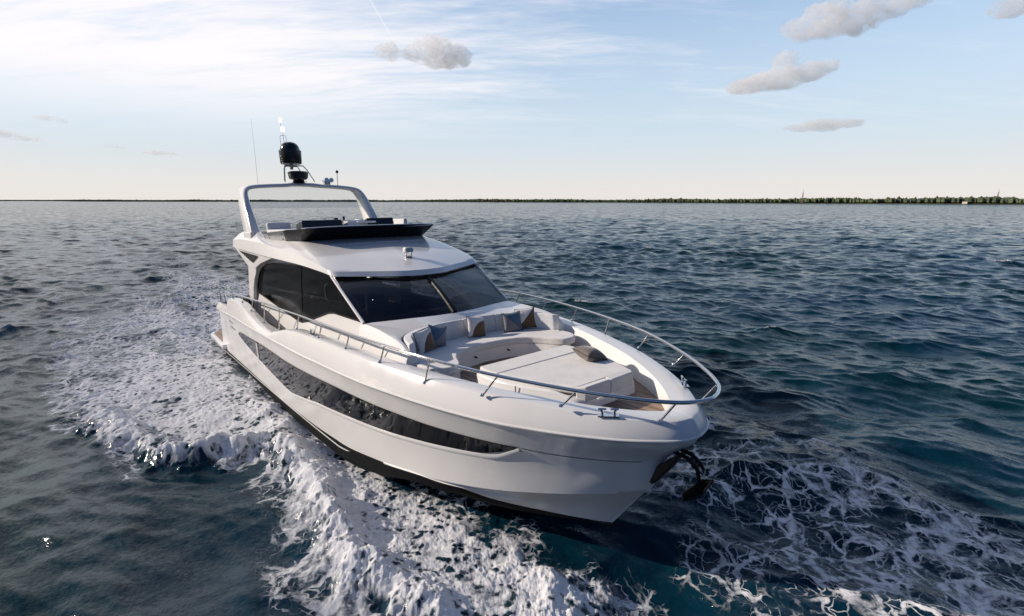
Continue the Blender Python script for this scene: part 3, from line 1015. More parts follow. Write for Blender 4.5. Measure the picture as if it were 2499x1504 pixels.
# ---- radar arch: swept section along a rounded portal
AR = [(4.32, -1.98, 4.36), (4.15, -1.965, 4.62), (3.75, -1.92, 5.12), (3.42, -1.85, 5.52), (3.27, -1.74, 5.70), (3.17, -1.52, 5.785), (3.08, -1.0, 5.835), (3.02, -.55, 5.86), (3.0, -.35, 5.885), (3.0, 0, 5.89)]
ar = mirrow(spline(AR, 60))
sec_rows = []
for i, p in enumerate(ar):
    t_ = ar[min(i + 1, len(ar) - 1)] - ar[max(i - 1, 0)]
    t_ /= np.linalg.norm(t_)
    # inward normal of the portal in its own raked plane
    fore_ = np.array([.80, 0, -.0]) + np.array([0, 0, 0.0])
    nin = np.cross(t_, np.array([.93, 0, .36]))
    nin /= np.linalg.norm(nin)
    if nin[2] > 0 and abs(p[1]) < 1.2: nin = -nin
    leg = np.clip((5.7 - p[2]) / 1.2, 0, 1)
    th_ = .125 * (1 - leg) + .27 * leg          # thickness seen from the front
    ln = .62 * (1 - leg) + .80 * leg            # fore-and-aft length
    fdir = np.array([-1.0, 0, 0.06])
    o_ = p
    i_ = p + nin * th_
    cor = []
    for (q, k) in ((o_ + nin * .035, 0.0), (o_, .06), (o_, ln - .06), (o_ + nin * .035, ln), (i_ - nin * .035, ln), (i_, ln - .06), (i_, .06), (i_ - nin * .035, 0)):
        cor.append(q + fdir * k)
    sec_rows.append(cor)
V, F = grid([[tuple(q) for q in r] for r in sec_rows], closed=True)
F.append(tuple(range(8)))
F.append(tuple(len(V) - 8 + k for k in range(8))[::-1])
arch = make('radar_arch', [(V, F)], M['gelcoat'], yacht, smooth=50)
make('clear_panel', [grid([[tuple(r[7] * .5 + r[4] * .5) for r in sec_rows[14:60]], [tuple(r[7] * .5 + r[4] * .5) for r in sec_rows[104:58:-1]]])], M['clear'], arch, smooth=None)
for s in (1, -1):
    make('arch_foot', [box((3.98, -1.83 * s, 4.34), (.78, .34, .20))], M['gelcoat'], arch, bevel=.03)

# ---- mast gear on the arch
DX, DY = 2.85, -.26
dome = make('satellite_dome', [lathe((DX, DY, 6.475), [(0, 0), (.285, 0), (.31, .03), (.325, .36), (.325, .385), (.29, .39), (.288, .43), (.27, .5), (.225, .575), (.155, .625), (.08, .648), (0, .655)], 40)], M['domegrey'], yacht, smooth=40)
make('dome_cap', [lathe((DX, DY, 6.472), [(.292, .395), (.289, .43), (.271, .501), (.226, .577), (.156, .628), (.081, .651), (0, .6585)], 40)], M['black'], dome, smooth=60)
make('dome_base', [lathe((DX, DY, 6.462), [(0, 0), (.29, 0), (.312, .03), (.314, .06)], 40)], M['black'], dome, smooth=40)
fr_ = []
for (yt, yb, xt, xb) in ((-.52, -.55, 2.98, 2.98), (-.43, -.44, 2.72, 2.66), (.08, .37, 2.98, 2.98), (-.04, .22, 2.72, 2.66)):
    fr_.append(tube([(xb, yb, 5.93), (xt + (xb - xt) * .3, yt + (yb - yt) * .25, 6.30), (xt, yt + .015 * np.sign(-yt), 6.39), (xt, yt * .9, 6.405)], .016, 8))
fr_.append(tube([(2.98, -.5, 6.405), (2.98, .07, 6.405)], .016, 8))
fr_.append(tube([(2.72, -.42, 6.405), (2.72, -.04, 6.405)], .016, 8))
mast = make('mast_frame', fr_, M['chrome'], yacht, smooth=60)
make('dome_pedestal', [lathe((DX, DY, 6.30), [(.05, 0), (.05, .05), (.085, .1), (.085, .165)], 20)], M['steel'], mast)
radar = make('radar_scanner', [lathe((2.95, -.115, 6.0), [(0, 0), (.25, 0), (.275, .02), (.30, .17), (.30, .2), (.28, .215), (0, .22)], 36)], M['domegrey'], yacht, smooth=40)
make('radar_lid', [lathe((2.95, -.115, 6.0), [(.304, .188), (.303, .205), (.27, .23), (0, .236)], 36)], M['black'], radar, smooth=40)
make('radar_foot', [lathe((2.95, -.115, 5.90), [(.2, 0), (.16, .06), (.2, .11)], 24)], M['black'], radar)
lp = make('light_pole', [tube([(2.72, -.30, 6.40), (2.50, -.35, 7.74)], .008, 6), tube([(2.6, -.44, 6.95), (2.6, -.44, 7.30), (2.6, -.41, 7.34), (2.6, -.28, 7.34), (2.6, -.26, 7.30), (2.6, -.27, 6.95)], .007, 6)], M['wire'], yacht)
make('anchor_light', [lathe((2.5, -.35, 7.74), [(.03, 0), (.045, .02), (.045, .12), (.03, .14), (0, .145)], 16)], M['lamp'], lp)
make('steaming_light', [lathe((2.56, -.325, 7.46), [(.04, 0), (.055, .02), (.055, .13), (.04, .145), (0, .15)], 16)], M['lamp'], lp)
make('whip_antenna', [tube([(2.9, -1.30, 5.83), (2.86, -1.28, 6.6), (2.80, -1.26, 7.72)], [.005, .004, .0025], 6)], M['wire'], yacht)
gps = make('gps_antenna', [tube([(2.95, 1.12, 5.82), (2.95, 1.13, 6.24)], .012, 8)], M['steel'], yacht)
make('antenna_head', [lathe((2.95, 1.13, 6.22), [(.0, 0), (.04, .015), (.05, .05), (.035, .09), (0, .1)], 16)], M['domegrey'], gps, smooth=50)
horn = empty('horn', yacht)
make('trumpet', [lathe((2.9, .73, 5.99), [(.075, .16), (.045, .09), (.028, 0), (.024, -.22), (0, -.23)], 16, 'x')], M['chrome'], horn, smooth=50)
make('trumpet', [lathe((2.92, .88, 5.99), [(.075, .14), (.045, .08), (.028, 0), (.024, -.26), (0, -.27)], 16, 'x')], M['chrome'], horn, smooth=50)
make('horn_mount', [box((2.85, .8, 5.92), (.12, .2, .12))], M['steel'], horn, bevel=.01)

# ---- sofa on the foredeck
SEAT = [(11.55, 0), (11.6, -.7), (11.75, -1.15), (12.0, -1.50), (12.4, -1.70), (12.9, -1.665), (13.12, -1.58), (13.24, -1.40), (13.22, -1.20), (13.05, -1.08), (12.83, -.98), (12.63, -.84), (12.50, -.62), (12.42, -.35), (12.38, 0)]
so = [tuple(p) for p in np.vstack([spline([SEAT[i] + (0,) for i in range(0, 5)], 20)[:-1], lin(spline([SEAT[i] + (0,) for i in range(4, 15)], 60) * .45 + lin([SEAT[i] + (0,) for i in range(4, 15)], 60) * .55, 46)])[:, :2]]
sofa = make('sofa', [prism(full([((x - 12.0) * .965 + 11.98, y * .965) for x, y in so]), DECK_Z - .01, 2.215)], M['gelcoat'], yacht, smooth=50)
make('seat_cushion', [prism(full(so), 2.215, 2.35)], M['fabric'], sofa, smooth=50, bevel=.025)
bf = spline([(11.65, 0, 0), (11.67, -.45, 0), (11.74, -.80, 0), (11.90, -1.12, 0), (12.14, -1.40, 0), (12.54, -1.575, 0)], 40)
bb_ = spline([(11.50, 0, 0), (11.52, -.47, 0), (11.60, -.88, 0), (11.77, -1.24, 0), (12.06, -1.54, 0), (12.57, -1.715, 0)], 40)
zt_ = interp(bf[:, 0], [11.6, 12.0, 12.54], [2.685, 2.685, 2.66])


def backrest(i0, i1, side):
    A = bf[i0:i1]; B = bb_[i0:i1]; Z = zt_[i0:i1]
    lean = .04
    r = [[(p[0], p[1], 2.352) for p in A], [(p[0] - lean * .2, p[1], (z + 2.35) / 2) for p, z in zip(A, Z)], [(p[0] - lean, p[1], z) for p, z in zip(A, Z)],
         [(p[0], p[1], z - .01) for p, z in zip(B, Z)], [(p[0], p[1], 2.352) for p in B]]
    V, F = grid(r)
    n = len(A)
    F.append(tuple(k * n for k in range(5)))
    F.append(tuple(k * n + n - 1 for k in range(5))[::-1])
    part = (V, F)
    return mir(part) if side > 0 else part


for (i0, i1) in ((0, 15), (14, 28), (27, 40)):
    for s in (-1, 1):
        make('back_cushion', [backrest(i0, i1, s)], M['fabric2'], sofa, smooth=50, bevel=.022)
for (x, y) in ((12.44, -.3), (12.62, .87), (12.46, .45), (13.17, -1.3)):
    make('courtesy_light', [lathe((x - .06, y, 2.13), [(.0, .07), (.014, .07), (.017, .05), (.017, 0)], 14, 'x')], M['blackmatt'], sofa)

# ---- sunpad
SB = [(13.30, 0), (13.30, -.80), (13.36, -.98), (13.5, -1.08), (13.9, -1.09), (14.43, -.98), (15.05, -.74), (15.22, -.66), (15.29, -.55), (15.30, 0)]
sbo = [tuple(p) for p in np.vstack([lin([SB[0] + (0,), SB[1] + (0,)], 4)[:-1], spline([SB[i] + (0,) for i in range(1, 9)], 40), [SB[9] + (0,)]])[:, :2]]
base_v = full(sbo)
zt = [2.235 if x < 14.9 else 2.235 - .10 * min((x - 14.9) / .4, 1) for x, y in base_v]
top_v = [((x - 14.3) * .985 + 14.29, y * .965) for x, y in base_v]
n = len(base_v)
V = [(x, y, DECK_Z - .01) for x, y in base_v] + [(x, y, z) for (x, y), z in zip(top_v, zt)]
F = [(i, (i + 1) % n, n + (i + 1) % n, n + i) for i in range(n)] + [tuple(range(n, 2 * n))]
pad = make('sunpad', [(V, F)], M['gelcoat'], yacht, smooth=50, bevel=.03)


def pad_piece(x0, x1, ins, z1):
    row = []
    xs_ = np.linspace(x0, x1, 14)
    px_ = [p[0] for p in sbo[3:-1]]; py_ = [p[1] for p in sbo[3:-1]]
    yy_ = np.interp(xs_, px_, py_)
    out = [(x, y + ins) for x, y in zip(xs_, yy_)]
    return prism(full(out), [2.20] * (2 * len(out)), z1)


make('cushion', [pad_piece(13.42, 13.915, .10, 2.315)], M['fabric'], pad, smooth=50, bevel=.028)
make('cushion', [pad_piece(13.922, 15.19, .10, 2.315)], M['fabric'], pad, smooth=50, bevel=.028)
for s in (-1, 1):
    hd = [(15.16, .006 * s), (15.16, .60 * s), (15.285, .52 * s), (15.29, .006 * s)]
    make('headrest', [prism(hd if s > 0 else hd[::-1], 2.10, [2.3185, 2.3185, 2.306, 2.306])], M['fabric'], pad, smooth=50, bevel=.02)
make('locker_seam', [box((14.36, -1.006, 2.10), (.012, .01, .25))], M['domegrey'], pad, smooth=None)

# ---- rails
RT = [(3.18, 2.40, 2.50), (3.20, 2.40, 2.64), (3.30, 2.40, 2.675), (4.5, 2.41, 2.715), (5.6, 2.415, 2.745), (6.86, 2.42, 2.785), (8.08, 2.42, 2.80), (9.32, 2.405, 2.815), (10.54, 2.385, 2.815), (11.63, 2.30, 2.78), (12.67, 2.155, 2.735), (13.69, 1.955, 2.68), (14.72, 1.65, 2.62), (15.72, 1.17, 2.54), (16.3, .78, 2.485), (16.63, .47, 2.455), (16.77, .22, 2.44), (16.82, 0, 2.435)]
rt = spline([(x, -y, z) for x, y, z in RT], 120)
rail = make('bow_rail', [tube(mirrow(rt), np.interp(mirrow(rt)[:, 0], [3, 10, 14, 17], [.020, .020, .024, .026]), 10)], M['chrome'], yacht, smooth=60)
cap_bvh = BVHTree.FromPolygons([Vector(v) for v in capm[0]], capm[1])
FEET = [(4.22, 4.5, 2.37), (5.23, 5.6, 2.385), (6.45, 6.86, 2.395), (7.72, 8.08, 2.40), (9.11, 9.32, 2.405), (10.35, 10.54, 2.39), (11.41, 11.63, 2.30), (12.46, 12.67, 2.18), (13.5, 13.69, 1.99), (14.51, 14.72, 1.71), (15.5, 15.72, 1.23), (16.38, 16.62, .43)]
for s in (-1, 1):
    for xf, xt, yf in FEET:
        j = int(np.argmin(abs(rt[:, 0] - xt)))
        hit = cap_bvh.ray_cast(Vector((xf, -yf, 4)), Vector((0, 0, -1)))[0]
        z = hit.z if hit else 2.3
        tp = rt[j]
        pts_ = [(xf, yf * s, z - .005), (tp[0], -tp[1] * s, tp[2])]
        sn = make('stanchion', [tube(pts_, .0135, 8), lathe((xf, yf * s, z - .002), [(.032, 0), (.030, .012), (.018, .035)], 12)], M['chrome'], rail, smooth=50)
# aft cockpit glass rail and dark side locker
make('cockpit_rail', [tube([(-.3, -2.15, 2.0), (-.25, -2.15, 2.34), (1.9, -2.25, 2.44), (2.4, -2.28, 2.46)], .018, 8), tube([(.8, -2.2, 2.05), (.8, -2.2, 2.39)], .014, 8)], M['chrome'], yacht)
make('cockpit_rail', [tube([(-.3, 2.15, 2.0), (-.25, 2.15, 2.34), (1.9, 2.25, 2.44), (2.4, 2.28, 2.46)], .018, 8)], M['chrome'], yacht)
make('cockpit_seat', [box((2.6, -1.6, 2.05), (1.0, .9, .75)), box((.4, 0, 1.75), (.8, 3.2, .5))], M['blackmatt'], yacht, bevel=.04)
make('aft_bulkhead_door', [box((3.2, -.2, 2.65), (.05, 2.6, 1.9))], M['black'], yacht, bevel=.01)

make('side_gate', [prism([(2.25, -2.16), (3.72, -2.16), (3.72, -2.11), (2.25, -2.11)], [2.28, 2.28, 2.28, 2.28], [2.42, 2.60, 2.60, 2.42])], M['black'], yacht, bevel=.02)
# ---- cleats
def cleat(x, y, z, ang):
    r = Matrix.Rotation(ang, 3, 'Z')
    def q(p): 
        v = r @ Vector(p)
        return (x + v.x, y + v.y, z + v.z)
    parts = [box((x, y, z + .008), (.26, .085, .016), r)]
    for sx_ in (-.075, .075):
        parts.append(tube([q((sx_, 0, .01)), q((sx_, 0, .06)), q((sx_ * 1.2, 0, .085))], [.018, .015, .018], 8))
        parts.append(tube([q((sx_ - .05, 0, .092)), q((sx_ + .05, 0, .092))], .014, 8))
    return make('cleat', parts, M['chrome'], yacht, smooth=40)


def cap_z(x, y):
    h = cap_bvh.ray_cast(Vector((x, -abs(y), 4)), Vector((0, 0, -1)))[0]
    return h.z if h else 2.2


for s in (-1, 1):
    cleat(15.93, .84 * s, cap_z(15.93, .84), rad(-42 * s))
    cleat(10.0, 2.38 * s, cap_z(10.0, 2.38), rad(-2 * s))

# ---- anchor in its recess under the bow
pocket = [(16.24, 1.43), (16.10, 1.31), (15.99, 1.17), (15.965, 1.10), (15.985, 1.055), (16.06, 1.035), (16.30, 1.35), (16.50, 1.66), (16.42, 1.60)]
V = [(x, -.085, z) for x, z in pocket] + [(x, .085, z) for x, z in pocket]
n = len(pocket)
F = [tuple(range(n)), tuple(range(n, 2 * n))[::-1]] + [(i, (i + 1) % n, n + (i + 1) % n, n + i) for i in range(n)]
make('anchor_pocket', [(V, F)], M['blackmatt'], hull, bevel=.02)
anchor = empty('anchor', yacht)
anchor.scale = (.82, .82, .82)
anchor.location = (16.36 * .18, 0, 1.58 * .18)
for s in (-1, 1):
    make('roller_arm', [tube([(16.35, .075 * s, 1.62), (16.58, .075 * s, 1.60), (16.74, .07 * s, 1.50), (16.80, .06 * s, 1.42)], [.03, .034, .03, .02], 8)], M['antifoul'], anchor)
make('roller', [lathe((16.70, -.06, 1.50), [(.05, 0), (.035, .06), (.05, .12)], 16, 'y')], M['antifoul'], anchor)
make('shank', [tube([(16.60, 0, 1.58), (16.72, 0, 1.44), (16.76, 0, 1.25), (16.74, 0, 1.06), (16.66, 0, .95)], [.028, .03, .032, .034, .03], 8)], M['antifoul'], anchor)
fk = []
for s in (-1, 1):
    tip = (16.97, .02 * s, 1.34)
    fk.append(([tip, (16.80, .05 * s, 1.27), (16.66, .26 * s, 1.12), (16.62, .20 * s, .95), (16.70, .0, .93), (16.84, .0, 1.13)], [(0, 1, 2, 3, 4, 5)]))
    fk.append(([tip, (16.80, .05 * s, 1.25), (16.66, .26 * s, 1.10), (16.60, .20 * s, .93), (16.68, .0, .91), (16.82, .0, 1.11)], [(5, 4, 3, 2, 1, 0)]))
    fk.append(tube([tip, (16.84, 0, 1.12), (16.68, 0, .92)], .018, 6))
    fk.append(tube([tip, (16.78, .06 * s, 1.26), (16.65, .26 * s, 1.11), (16.61, .20 * s, .94)], .014, 6))
make('fluke', fk, M['antifoul'], anchor, smooth=30)

# ---- loose cushions (each rests on the yacht, so each is a thing of its own)
def pillow(label, loc, size, yaw, tilt, roll, mat, group, thick=.15):
    n = 22
    top, bot_ = [], []
    for j in range(n + 1):
        a_, b_ = [], []
        for i in range(n + 1):
            uu, vv = 2 * i / n - 1, 2 * j / n - 1
            # edges draw in between the pointed corners
            x = uu * (1 - .10 * (1 - vv * vv) ** 1.0 * abs(uu) ** 2)
            z = vv * (1 - .10 * (1 - uu * uu) ** 1.0 * abs(vv) ** 2)
            h = ((1 - uu ** 2) * (1 - vv ** 2)) ** .42
            wr = 1 + .06 * math.sin(5 * uu + 3 * vv + size * 40) * (1 - h)
            a_.append((x * size / 2, -thick / 2 * h * wr, z * size / 2))
            b_.append((x * size / 2, thick / 2 * h * wr, z * size / 2))
        top.append(a_); bot_.append(b_)
    p1_, p2_ = grid(top), grid(bot_)
    o = make('throw_cushion', [p1_, p2_], mat, None, smooth=60)
    edge = [top[0][i] for i in range(n)] + [top[j][n] for j in range(n)] + [top[n][n - i] for i in range(n)] + [top[n - j][0] for j in range(n)]
    pp = make('piping', [tube(edge, .005, 6, closed=True)], M['blackmatt'], o)
    # local frame: +Y of the cushion is its front, facing the bow after yaw
    R = Matrix.Rotation(yaw - math.pi / 2, 4, 'Z') @ Matrix.Rotation(tilt, 4, 'X') @ Matrix.Rotation(roll, 4, 'Y')
    o.matrix_world = BOAT_M @ Matrix.Translation(loc) @ R
    tag(o, label, 'cushion', group)
    return o


WHITE, BROWN, BLUE, GREY = (.66, .64, .61), (.115, .062, .03), (.055, .115, .185), (.17, .17, .185)
mp1 = mat_pillow('cream_and_brown_cover', BROWN, WHITE, 'arc')
mp2 = mat_pillow('blue_and_grey_cover', GREY, BLUE, 'diag')
mp3 = mat_pillow('brown_and_cream_cover', BROWN, WHITE, 'diag')
mp4 = mat_pillow('grey_and_blue_cover', BLUE, GREY, 'anti')
mp6 = mat_pillow('taupe_cover', (.20, .165, .14), (.12, .10, .09), 'diag')
G = 'throw cushions on the foredeck sofa'
pillow('cream and brown cushion at the left end of the bow sofa', (12.12, -1.17, 2.545), .42, rad(14), rad(14), rad(7), mp1, G)
pillow('blue and grey cushion beside a brown one at the left of the bow sofa', (11.97, -.82, 2.535), .40, rad(6), rad(16), rad(-16), mp2, G)
pillow('cream and brown cushion alone in the middle of the bow sofa', (11.84, .14, 2.545), .42, rad(-2), rad(18), rad(-9), mp1, G)
pillow('blue and grey cushion overlapping a cream one towards the right of the bow sofa', (11.99, .93, 2.535), .41, rad(-16), rad(14), rad(2), mp4, G)
pillow('cream and brown cushion tucked behind the blue one on the right of the sofa', (12.03, 1.26, 2.57), .42, rad(-30), rad(14), rad(4), mp3, G)
pillow('taupe cushion lying flat on the sunpad in front of the sofa', (14.40, .56, 2.40), .44, rad(60), rad(72), rad(20), mp6, 'loose cushion on the sunpad', .24)


# ================================================================== SEA
def hash2(ix, iy, seed):
    h = (ix.astype(np.int64) * 374761393 + iy.astype(np.int64) * 668265263 + seed * 1442695041) & 0xFFFFFFFF
    h = ((h ^ (h >> 13)) * 1274126177) & 0xFFFFFFFF
    h = h ^ (h >> 16)
    return (h & 0xFFFF).astype(np.float32) / 65535.0


def vnoise(x, y, seed=0):
    ix, iy = np.floor(x), np.floor(y)
    fx, fy = x - ix, y - iy
    fx = fx * fx * fx * (fx * (fx * 6 - 15) + 10)
    fy = fy * fy * fy * (fy * (fy * 6 - 15) + 10)
    ix = ix.astype(np.int64); iy = iy.astype(np.int64)
    a, b = hash2(ix, iy, seed), hash2(ix + 1, iy, seed)
    c, d = hash2(ix, iy + 1, seed), hash2(ix + 1, iy + 1, seed)
    return (a * (1 - fx) + b * fx) * (1 - fy) + (c * (1 - fx) + d * fx) * fy


def fbm(x, y, oct_=4, seed=0, gain=.5, rot=.6):
    s, a, t = np.zeros_like(x), 1.0, 0.0
    c, sn = math.cos(rot), math.sin(rot)
    for k in range(oct_):
        s += a * vnoise(x, y, seed + k * 17)
        t += a
        a *= gain
        x, y = (c * x - sn * y) * 2.03 + 11.3, (sn * x + c * y) * 2.03 - 5.7
    return s / t


def sstep(v, lo, hi):
    t = np.clip((v - lo) / (hi - lo), 0, 1)
    return t * t * (3 - 2 * t)


def poly_sd(px_, py_, poly):
    """signed distance to a polygon, negative inside"""
    P = np.array(poly, float)
    d = np.full(px_.shape, 1e9)
    ins = np.zeros(px_.shape, bool)
    for i in range(len(P)):
        a_, b_ = P[i], P[(i + 1) % len(P)]
        e = b_ - a_
        wx_, wy_ = px_ - a_[0], py_ - a_[1]
        t = np.clip((wx_ * e[0] + wy_ * e[1]) / (e @ e + 1e-12), 0, 1)
        d = np.minimum(d, (wx_ - t * e[0]) ** 2 + (wy_ - t * e[1]) ** 2)
        c_ = ((a_[1] > py_) != (b_[1] > py_)) & (px_ < (b_[0] - a_[0]) * (py_ - a_[1]) / (b_[1] - a_[1] + 1e-12) + a_[0])
        ins ^= c_
    return np.where(ins, -1, 1) * np.sqrt(d)


HQ = True
NAZ, NEL = (1500, 1250) if HQ else (500, 420)
az = np.r_[np.linspace(-56, 56, NAZ), np.linspace(56, 304, 120)[1:-1]]
azr = np.deg2rad(az)
el = np.deg2rad(np.r_[np.linspace(.012, .30, 60), np.linspace(.30, 20, int(NEL * .58))[1:], np.linspace(20, 72, int(NEL * .42))[1:]])
rr = 5.35 / np.tan(el)
rr = rr[::-1]
drr = np.gradient(rr)
A_, R_ = np.meshgrid(azr, rr)
GX = (R_ * np.sin(A_)).astype(np.float64)
GY = (R_ * np.cos(A_)).astype(np.float64)
SP = np.maximum(np.broadcast_to(np.abs(drr)[:, None], GX.shape), R_ * np.deg2rad(112 / NAZ))
# boat-plan coordinates of every water vertex (flat, for the wake pattern)
ca, sa = math.cos(-YAW), math.sin(-YAW)
BX = ca * (GX + 8.33) - sa * (GY - 18.44)
BY = sa * (GX + 8.33) + ca * (GY - 18.44)

# --- wind sea
rng = np.random.default_rng(5)
HZ = np.zeros_like(GX); DXs = np.zeros_like(GX); DYs = np.zeros_like(GX)
NWV = 96
LOST = np.zeros(GX.shape)
LOST[R_ >= 900] = 1
lam = np.exp(np.linspace(math.log(.30), math.log(8.0), NWV)) * rng.uniform(.94, 1.06, NWV)
main = rad(-112)
near = R_[:, 0] < 900
GXn, GYn, SPn = GX[near], GY[near], SP[near]
# slow variation of wave height, so that groups of waves come and go
grp = .55 + .9 * fbm(GXn / 14, GYn / 9, 2, 91)
# waves lowered off the starboard bow, an added calm to thin out sun glints
grp *= 1 - .44 * sstep(-GXn, .5, 3.5) * sstep(24 - GYn, 0, 9) * sstep(30 + GXn, 0, 9)
for L in lam:
    th_ = main + rng.normal(0, .62)
    k = 2 * math.pi / L
    steep = .037 * (1.15 if L < 2 else 1.0 if L < 4 else .62)
    amp = steep / k
    att = np.clip((L / SPn - 1.6) / 2.0, 0, 1)
    ph = k * (math.cos(th_) * GXn + math.sin(th_) * GYn) + rng.uniform(0, 6.283)
    s_, c_ = np.sin(ph), np.cos(ph)
    HZ[near] += amp * att * c_
    LOST[near] += (1 - att ** 2) / NWV
    DXs[near] -= 1.0 * amp * att * s_ * math.cos(th_)
    DYs[near] -= 1.0 * amp * att * s_ * math.sin(th_)
HZ[near] *= grp; DXs[near] *= grp; DYs[near] *= grp

# --- wake and bow-wave foam, drawn in boat-plan metres
STB = [(.2, -2.15), (2.8, -2.05), (5.1, -2.05), (7.3, -1.98), (9, -1.75), (10.8, -1.45), (12.3, -1.35), (13.4, -1.15), (14.3, -.95), (15.2, -.7), (16.0, -.5), (16.1, -1.0), (15.75, -1.7), (15.2, -2.4), (14.6, -2.9), (13.7, -3.2), (12.9, -3.6),
       (12.2, -3.5), (11.1, -3.3), (9.5, -3.0), (8.3, -3.1), (8.1, -3.7), (7.5, -4.8), (5.6, -5.8), (2.5, -6.3), (-3, -6.6), (-9, -6.4), (-20, -7.6), (-44, -12), (-90, -22), (-90, -2), (-45, -3.0), (-22, -3.0), (-14, -2.5), (-6, -2.1), (-2.5, -2.0)]
PRT = [(6.5, 3.2), (9.0, 3.4), (11.5, 2.8), (13.0, 2.2), (14.2, 1.3), (15.2, .75), (16.2, .45), (17.2, .5), (18.2, .6), (20.2, .2), (21.5, 1.5), (21.2, 4.0), (19.9, 5.2), (18.8, 5.95), (18.0, 6.25), (16.9, 6.6), (15.7, 6.75), (14.9, 6.4), (13.7, 6.2), (12.0, 5.4), (9.5, 4.6), (6.5, 4.0)]
FRT = [(14.6, -.6), (15.4, .6), (16.4, .7), (18, .9), (20.5, .4), (22.5, -1.0), (22, -3.5), (19, -3.4), (17.2, -2.2), (16.2, -1.3), (15.6, -1.6), (15.0, -1.9)]
zone = (BX > -95) & (BX < 24) & (BY > -26) & (BY < 12)
bx, by = BX[zone], BY[zone]
wob = (fbm(bx * .9, by * .9, 3, 3) - .5) * 1.3
wob2 = (fbm(bx * 3.1, by * 3.1, 4, 4) - .5) * .9
d1 = poly_sd(bx, by, STB) + wob * .55 + wob2 * .6
cov1 = sstep(-d1, -.28, .38)
core = sstep(-d1, -.05, 1.2)
# older foam astern breaks up
age = np.clip((4.0 - bx) / 22.0, 0, 1)
dens1 = .97 - .62 * age ** .75
side_ = np.clip((-by - 3.6) / 2.6, 0, 1) * np.clip((6.5 - bx) / 6, 0, 1)
dens1 = dens1 - .22 * side_
# thin sheet of water between hull and the curling foam at the bow
gap = sstep(by, -2.0 + .0 * bx, -1.2) * sstep(bx, 8.5, 12.5)
dens1 = dens1 - .12 * gap
tex = fbm(bx * 1.6, by * 1.6, 4, 8)
tex2 = fbm(bx * .38, by * 1.1, 4, 18, .58)
dens1 = dens1 * np.clip(-.02 + .80 * tex + 1.15 * tex2, 0, 1.10)
dens1 = np.clip(dens1 + .10 * sstep(bx, 8, 11), 0, 1)
f_dense = cov1 * np.clip(dens1, 0, 1)
# slick behind the transom: turbulent propeller wash
wash = sstep(2.6 - abs(by), 0, 1.0) * sstep(-bx, .3, 1.5) * np.clip(1 - (-bx) / 60, 0, 1)
f_dense = np.maximum(f_dense, wash * (.75 + .3 * (tex - .5)))
d2 = poly_sd(bx, by, PRT) + wob * .8 + wob2 * .5
f_lace = sstep(-d2, -.25, .9) * (.15 + 1.0 * fbm(bx * .6, by * .6, 3, 21)) * (.36 + .62 * sstep(bx, 15.5, 19.5))
edge2 = np.exp(-((d2 + .45) / .35) ** 2)
f_lace = np.clip(f_lace + .08 * edge2, 0, 1)
fringe = np.exp(-((d1 + .05) / .55) ** 2) * sstep(tex2, .36, .58) * sstep(bx, -30, -8)
f_lace = np.maximum(f_lace, .75 * fringe)
d3 = poly_sd(bx, by, FRT) + wob * 1.0
stre = fbm(bx * .55 + by * .2, by * 1.9, 4, 33)
f_mist = sstep(-d3, -.3, 1.0) * sstep(stre, .42, .68)
d4 = np.sqrt(((bx - 17.0) / 3.4) ** 2 + ((by - 1.4) / 1.0) ** 2)
FD = np.zeros(GX.shape, np.float32); FL = np.zeros(GX.shape, np.float32); FM = np.zeros(GX.shape, np.float32)
FD[zone] = f_dense; FL[zone] = f_lace; FM[zone] = f_mist
# a few whitecaps and the churned far wake line
cap_n = fbm(GXn / 7.0, GYn / 4.0, 3, 51)
crest = HZ[near]
wc = sstep(crest, .15, .24) * sstep(cap_n, .60, .68) * (GXn > 2)
FD[near] = np.maximum(FD[near], (.55 * wc).astype(np.float32))
# relief of the foam: a thrown-out bow roll and boiling lumps
lump = (fbm(bx * 2.2, by * 2.2, 4, 61, .55) - .45)
fine = (fbm(bx * 7.5, by * 7.5, 4, 71, .6) - .5)
fine2 = fbm(bx * 21, by * 21, 3, 81, .6) - .5
roll = np.exp(-((d1 + .45) / .40) ** 2) * sstep(bx, 3.0, 9.0) * sstep(-by, 1.9, 2.9)
roll_aft = np.exp(-((d1 + .35) / .35) ** 2) * sstep(8.8 - bx, 0, 1.0) * sstep(bx, 0, 4) * sstep(-by, 2.9, 3.6)
hgt = np.zeros(GX.shape)
amp1 = np.clip((bx + 25) / 30, 0, 1)
h1 = f_dense * (.13 * lump + .07 * fine + .03 * fine2) * (.35 + .65 * amp1) + .42 * roll * (.45 + 1.1 * (tex - .2)) + .16 * roll_aft
h1 = h1 + core * .06 * amp1
h2 = f_lace * (.12 * lump + .04 * fine) + .03 * edge2 * sstep(bx, 10, 14)
h3 = .16 * f_mist * (lump + .3)
# calm, pressed-down water right beside the hull
calm = np.exp(-np.clip(np.abs(by) - 2.4, 0, 9) / .8) * sstep(bx, -1, 3) * sstep(16.5 - bx, 0, 2)
hgt[zone] = h1 + h2 + h3
damp = np.ones(GX.shape)
damp[zone] = 1 - .5 * calm - .3 * cov1
HZ = HZ * damp + hgt
# choppier water churned by foam moves sideways too
PX = GX + DXs * damp
PY = GY + DYs * damp
NR_, NA_ = GX.shape
co = np.stack([PX, PY, HZ], -1).reshape(-1, 3).astype(np.float32)
idx = np.arange(NR_ * NA_).reshape(NR_, NA_)
jn = np.r_[np.arange(1, NA_), 0]
q = np.stack([idx[:-1], idx[:-1][:, jn], idx[1:][:, jn], idx[1:]], -1).reshape(-1, 4)
# rows run from near to far; orient faces upwards
q = q[:, ::-1].astype(np.int32)
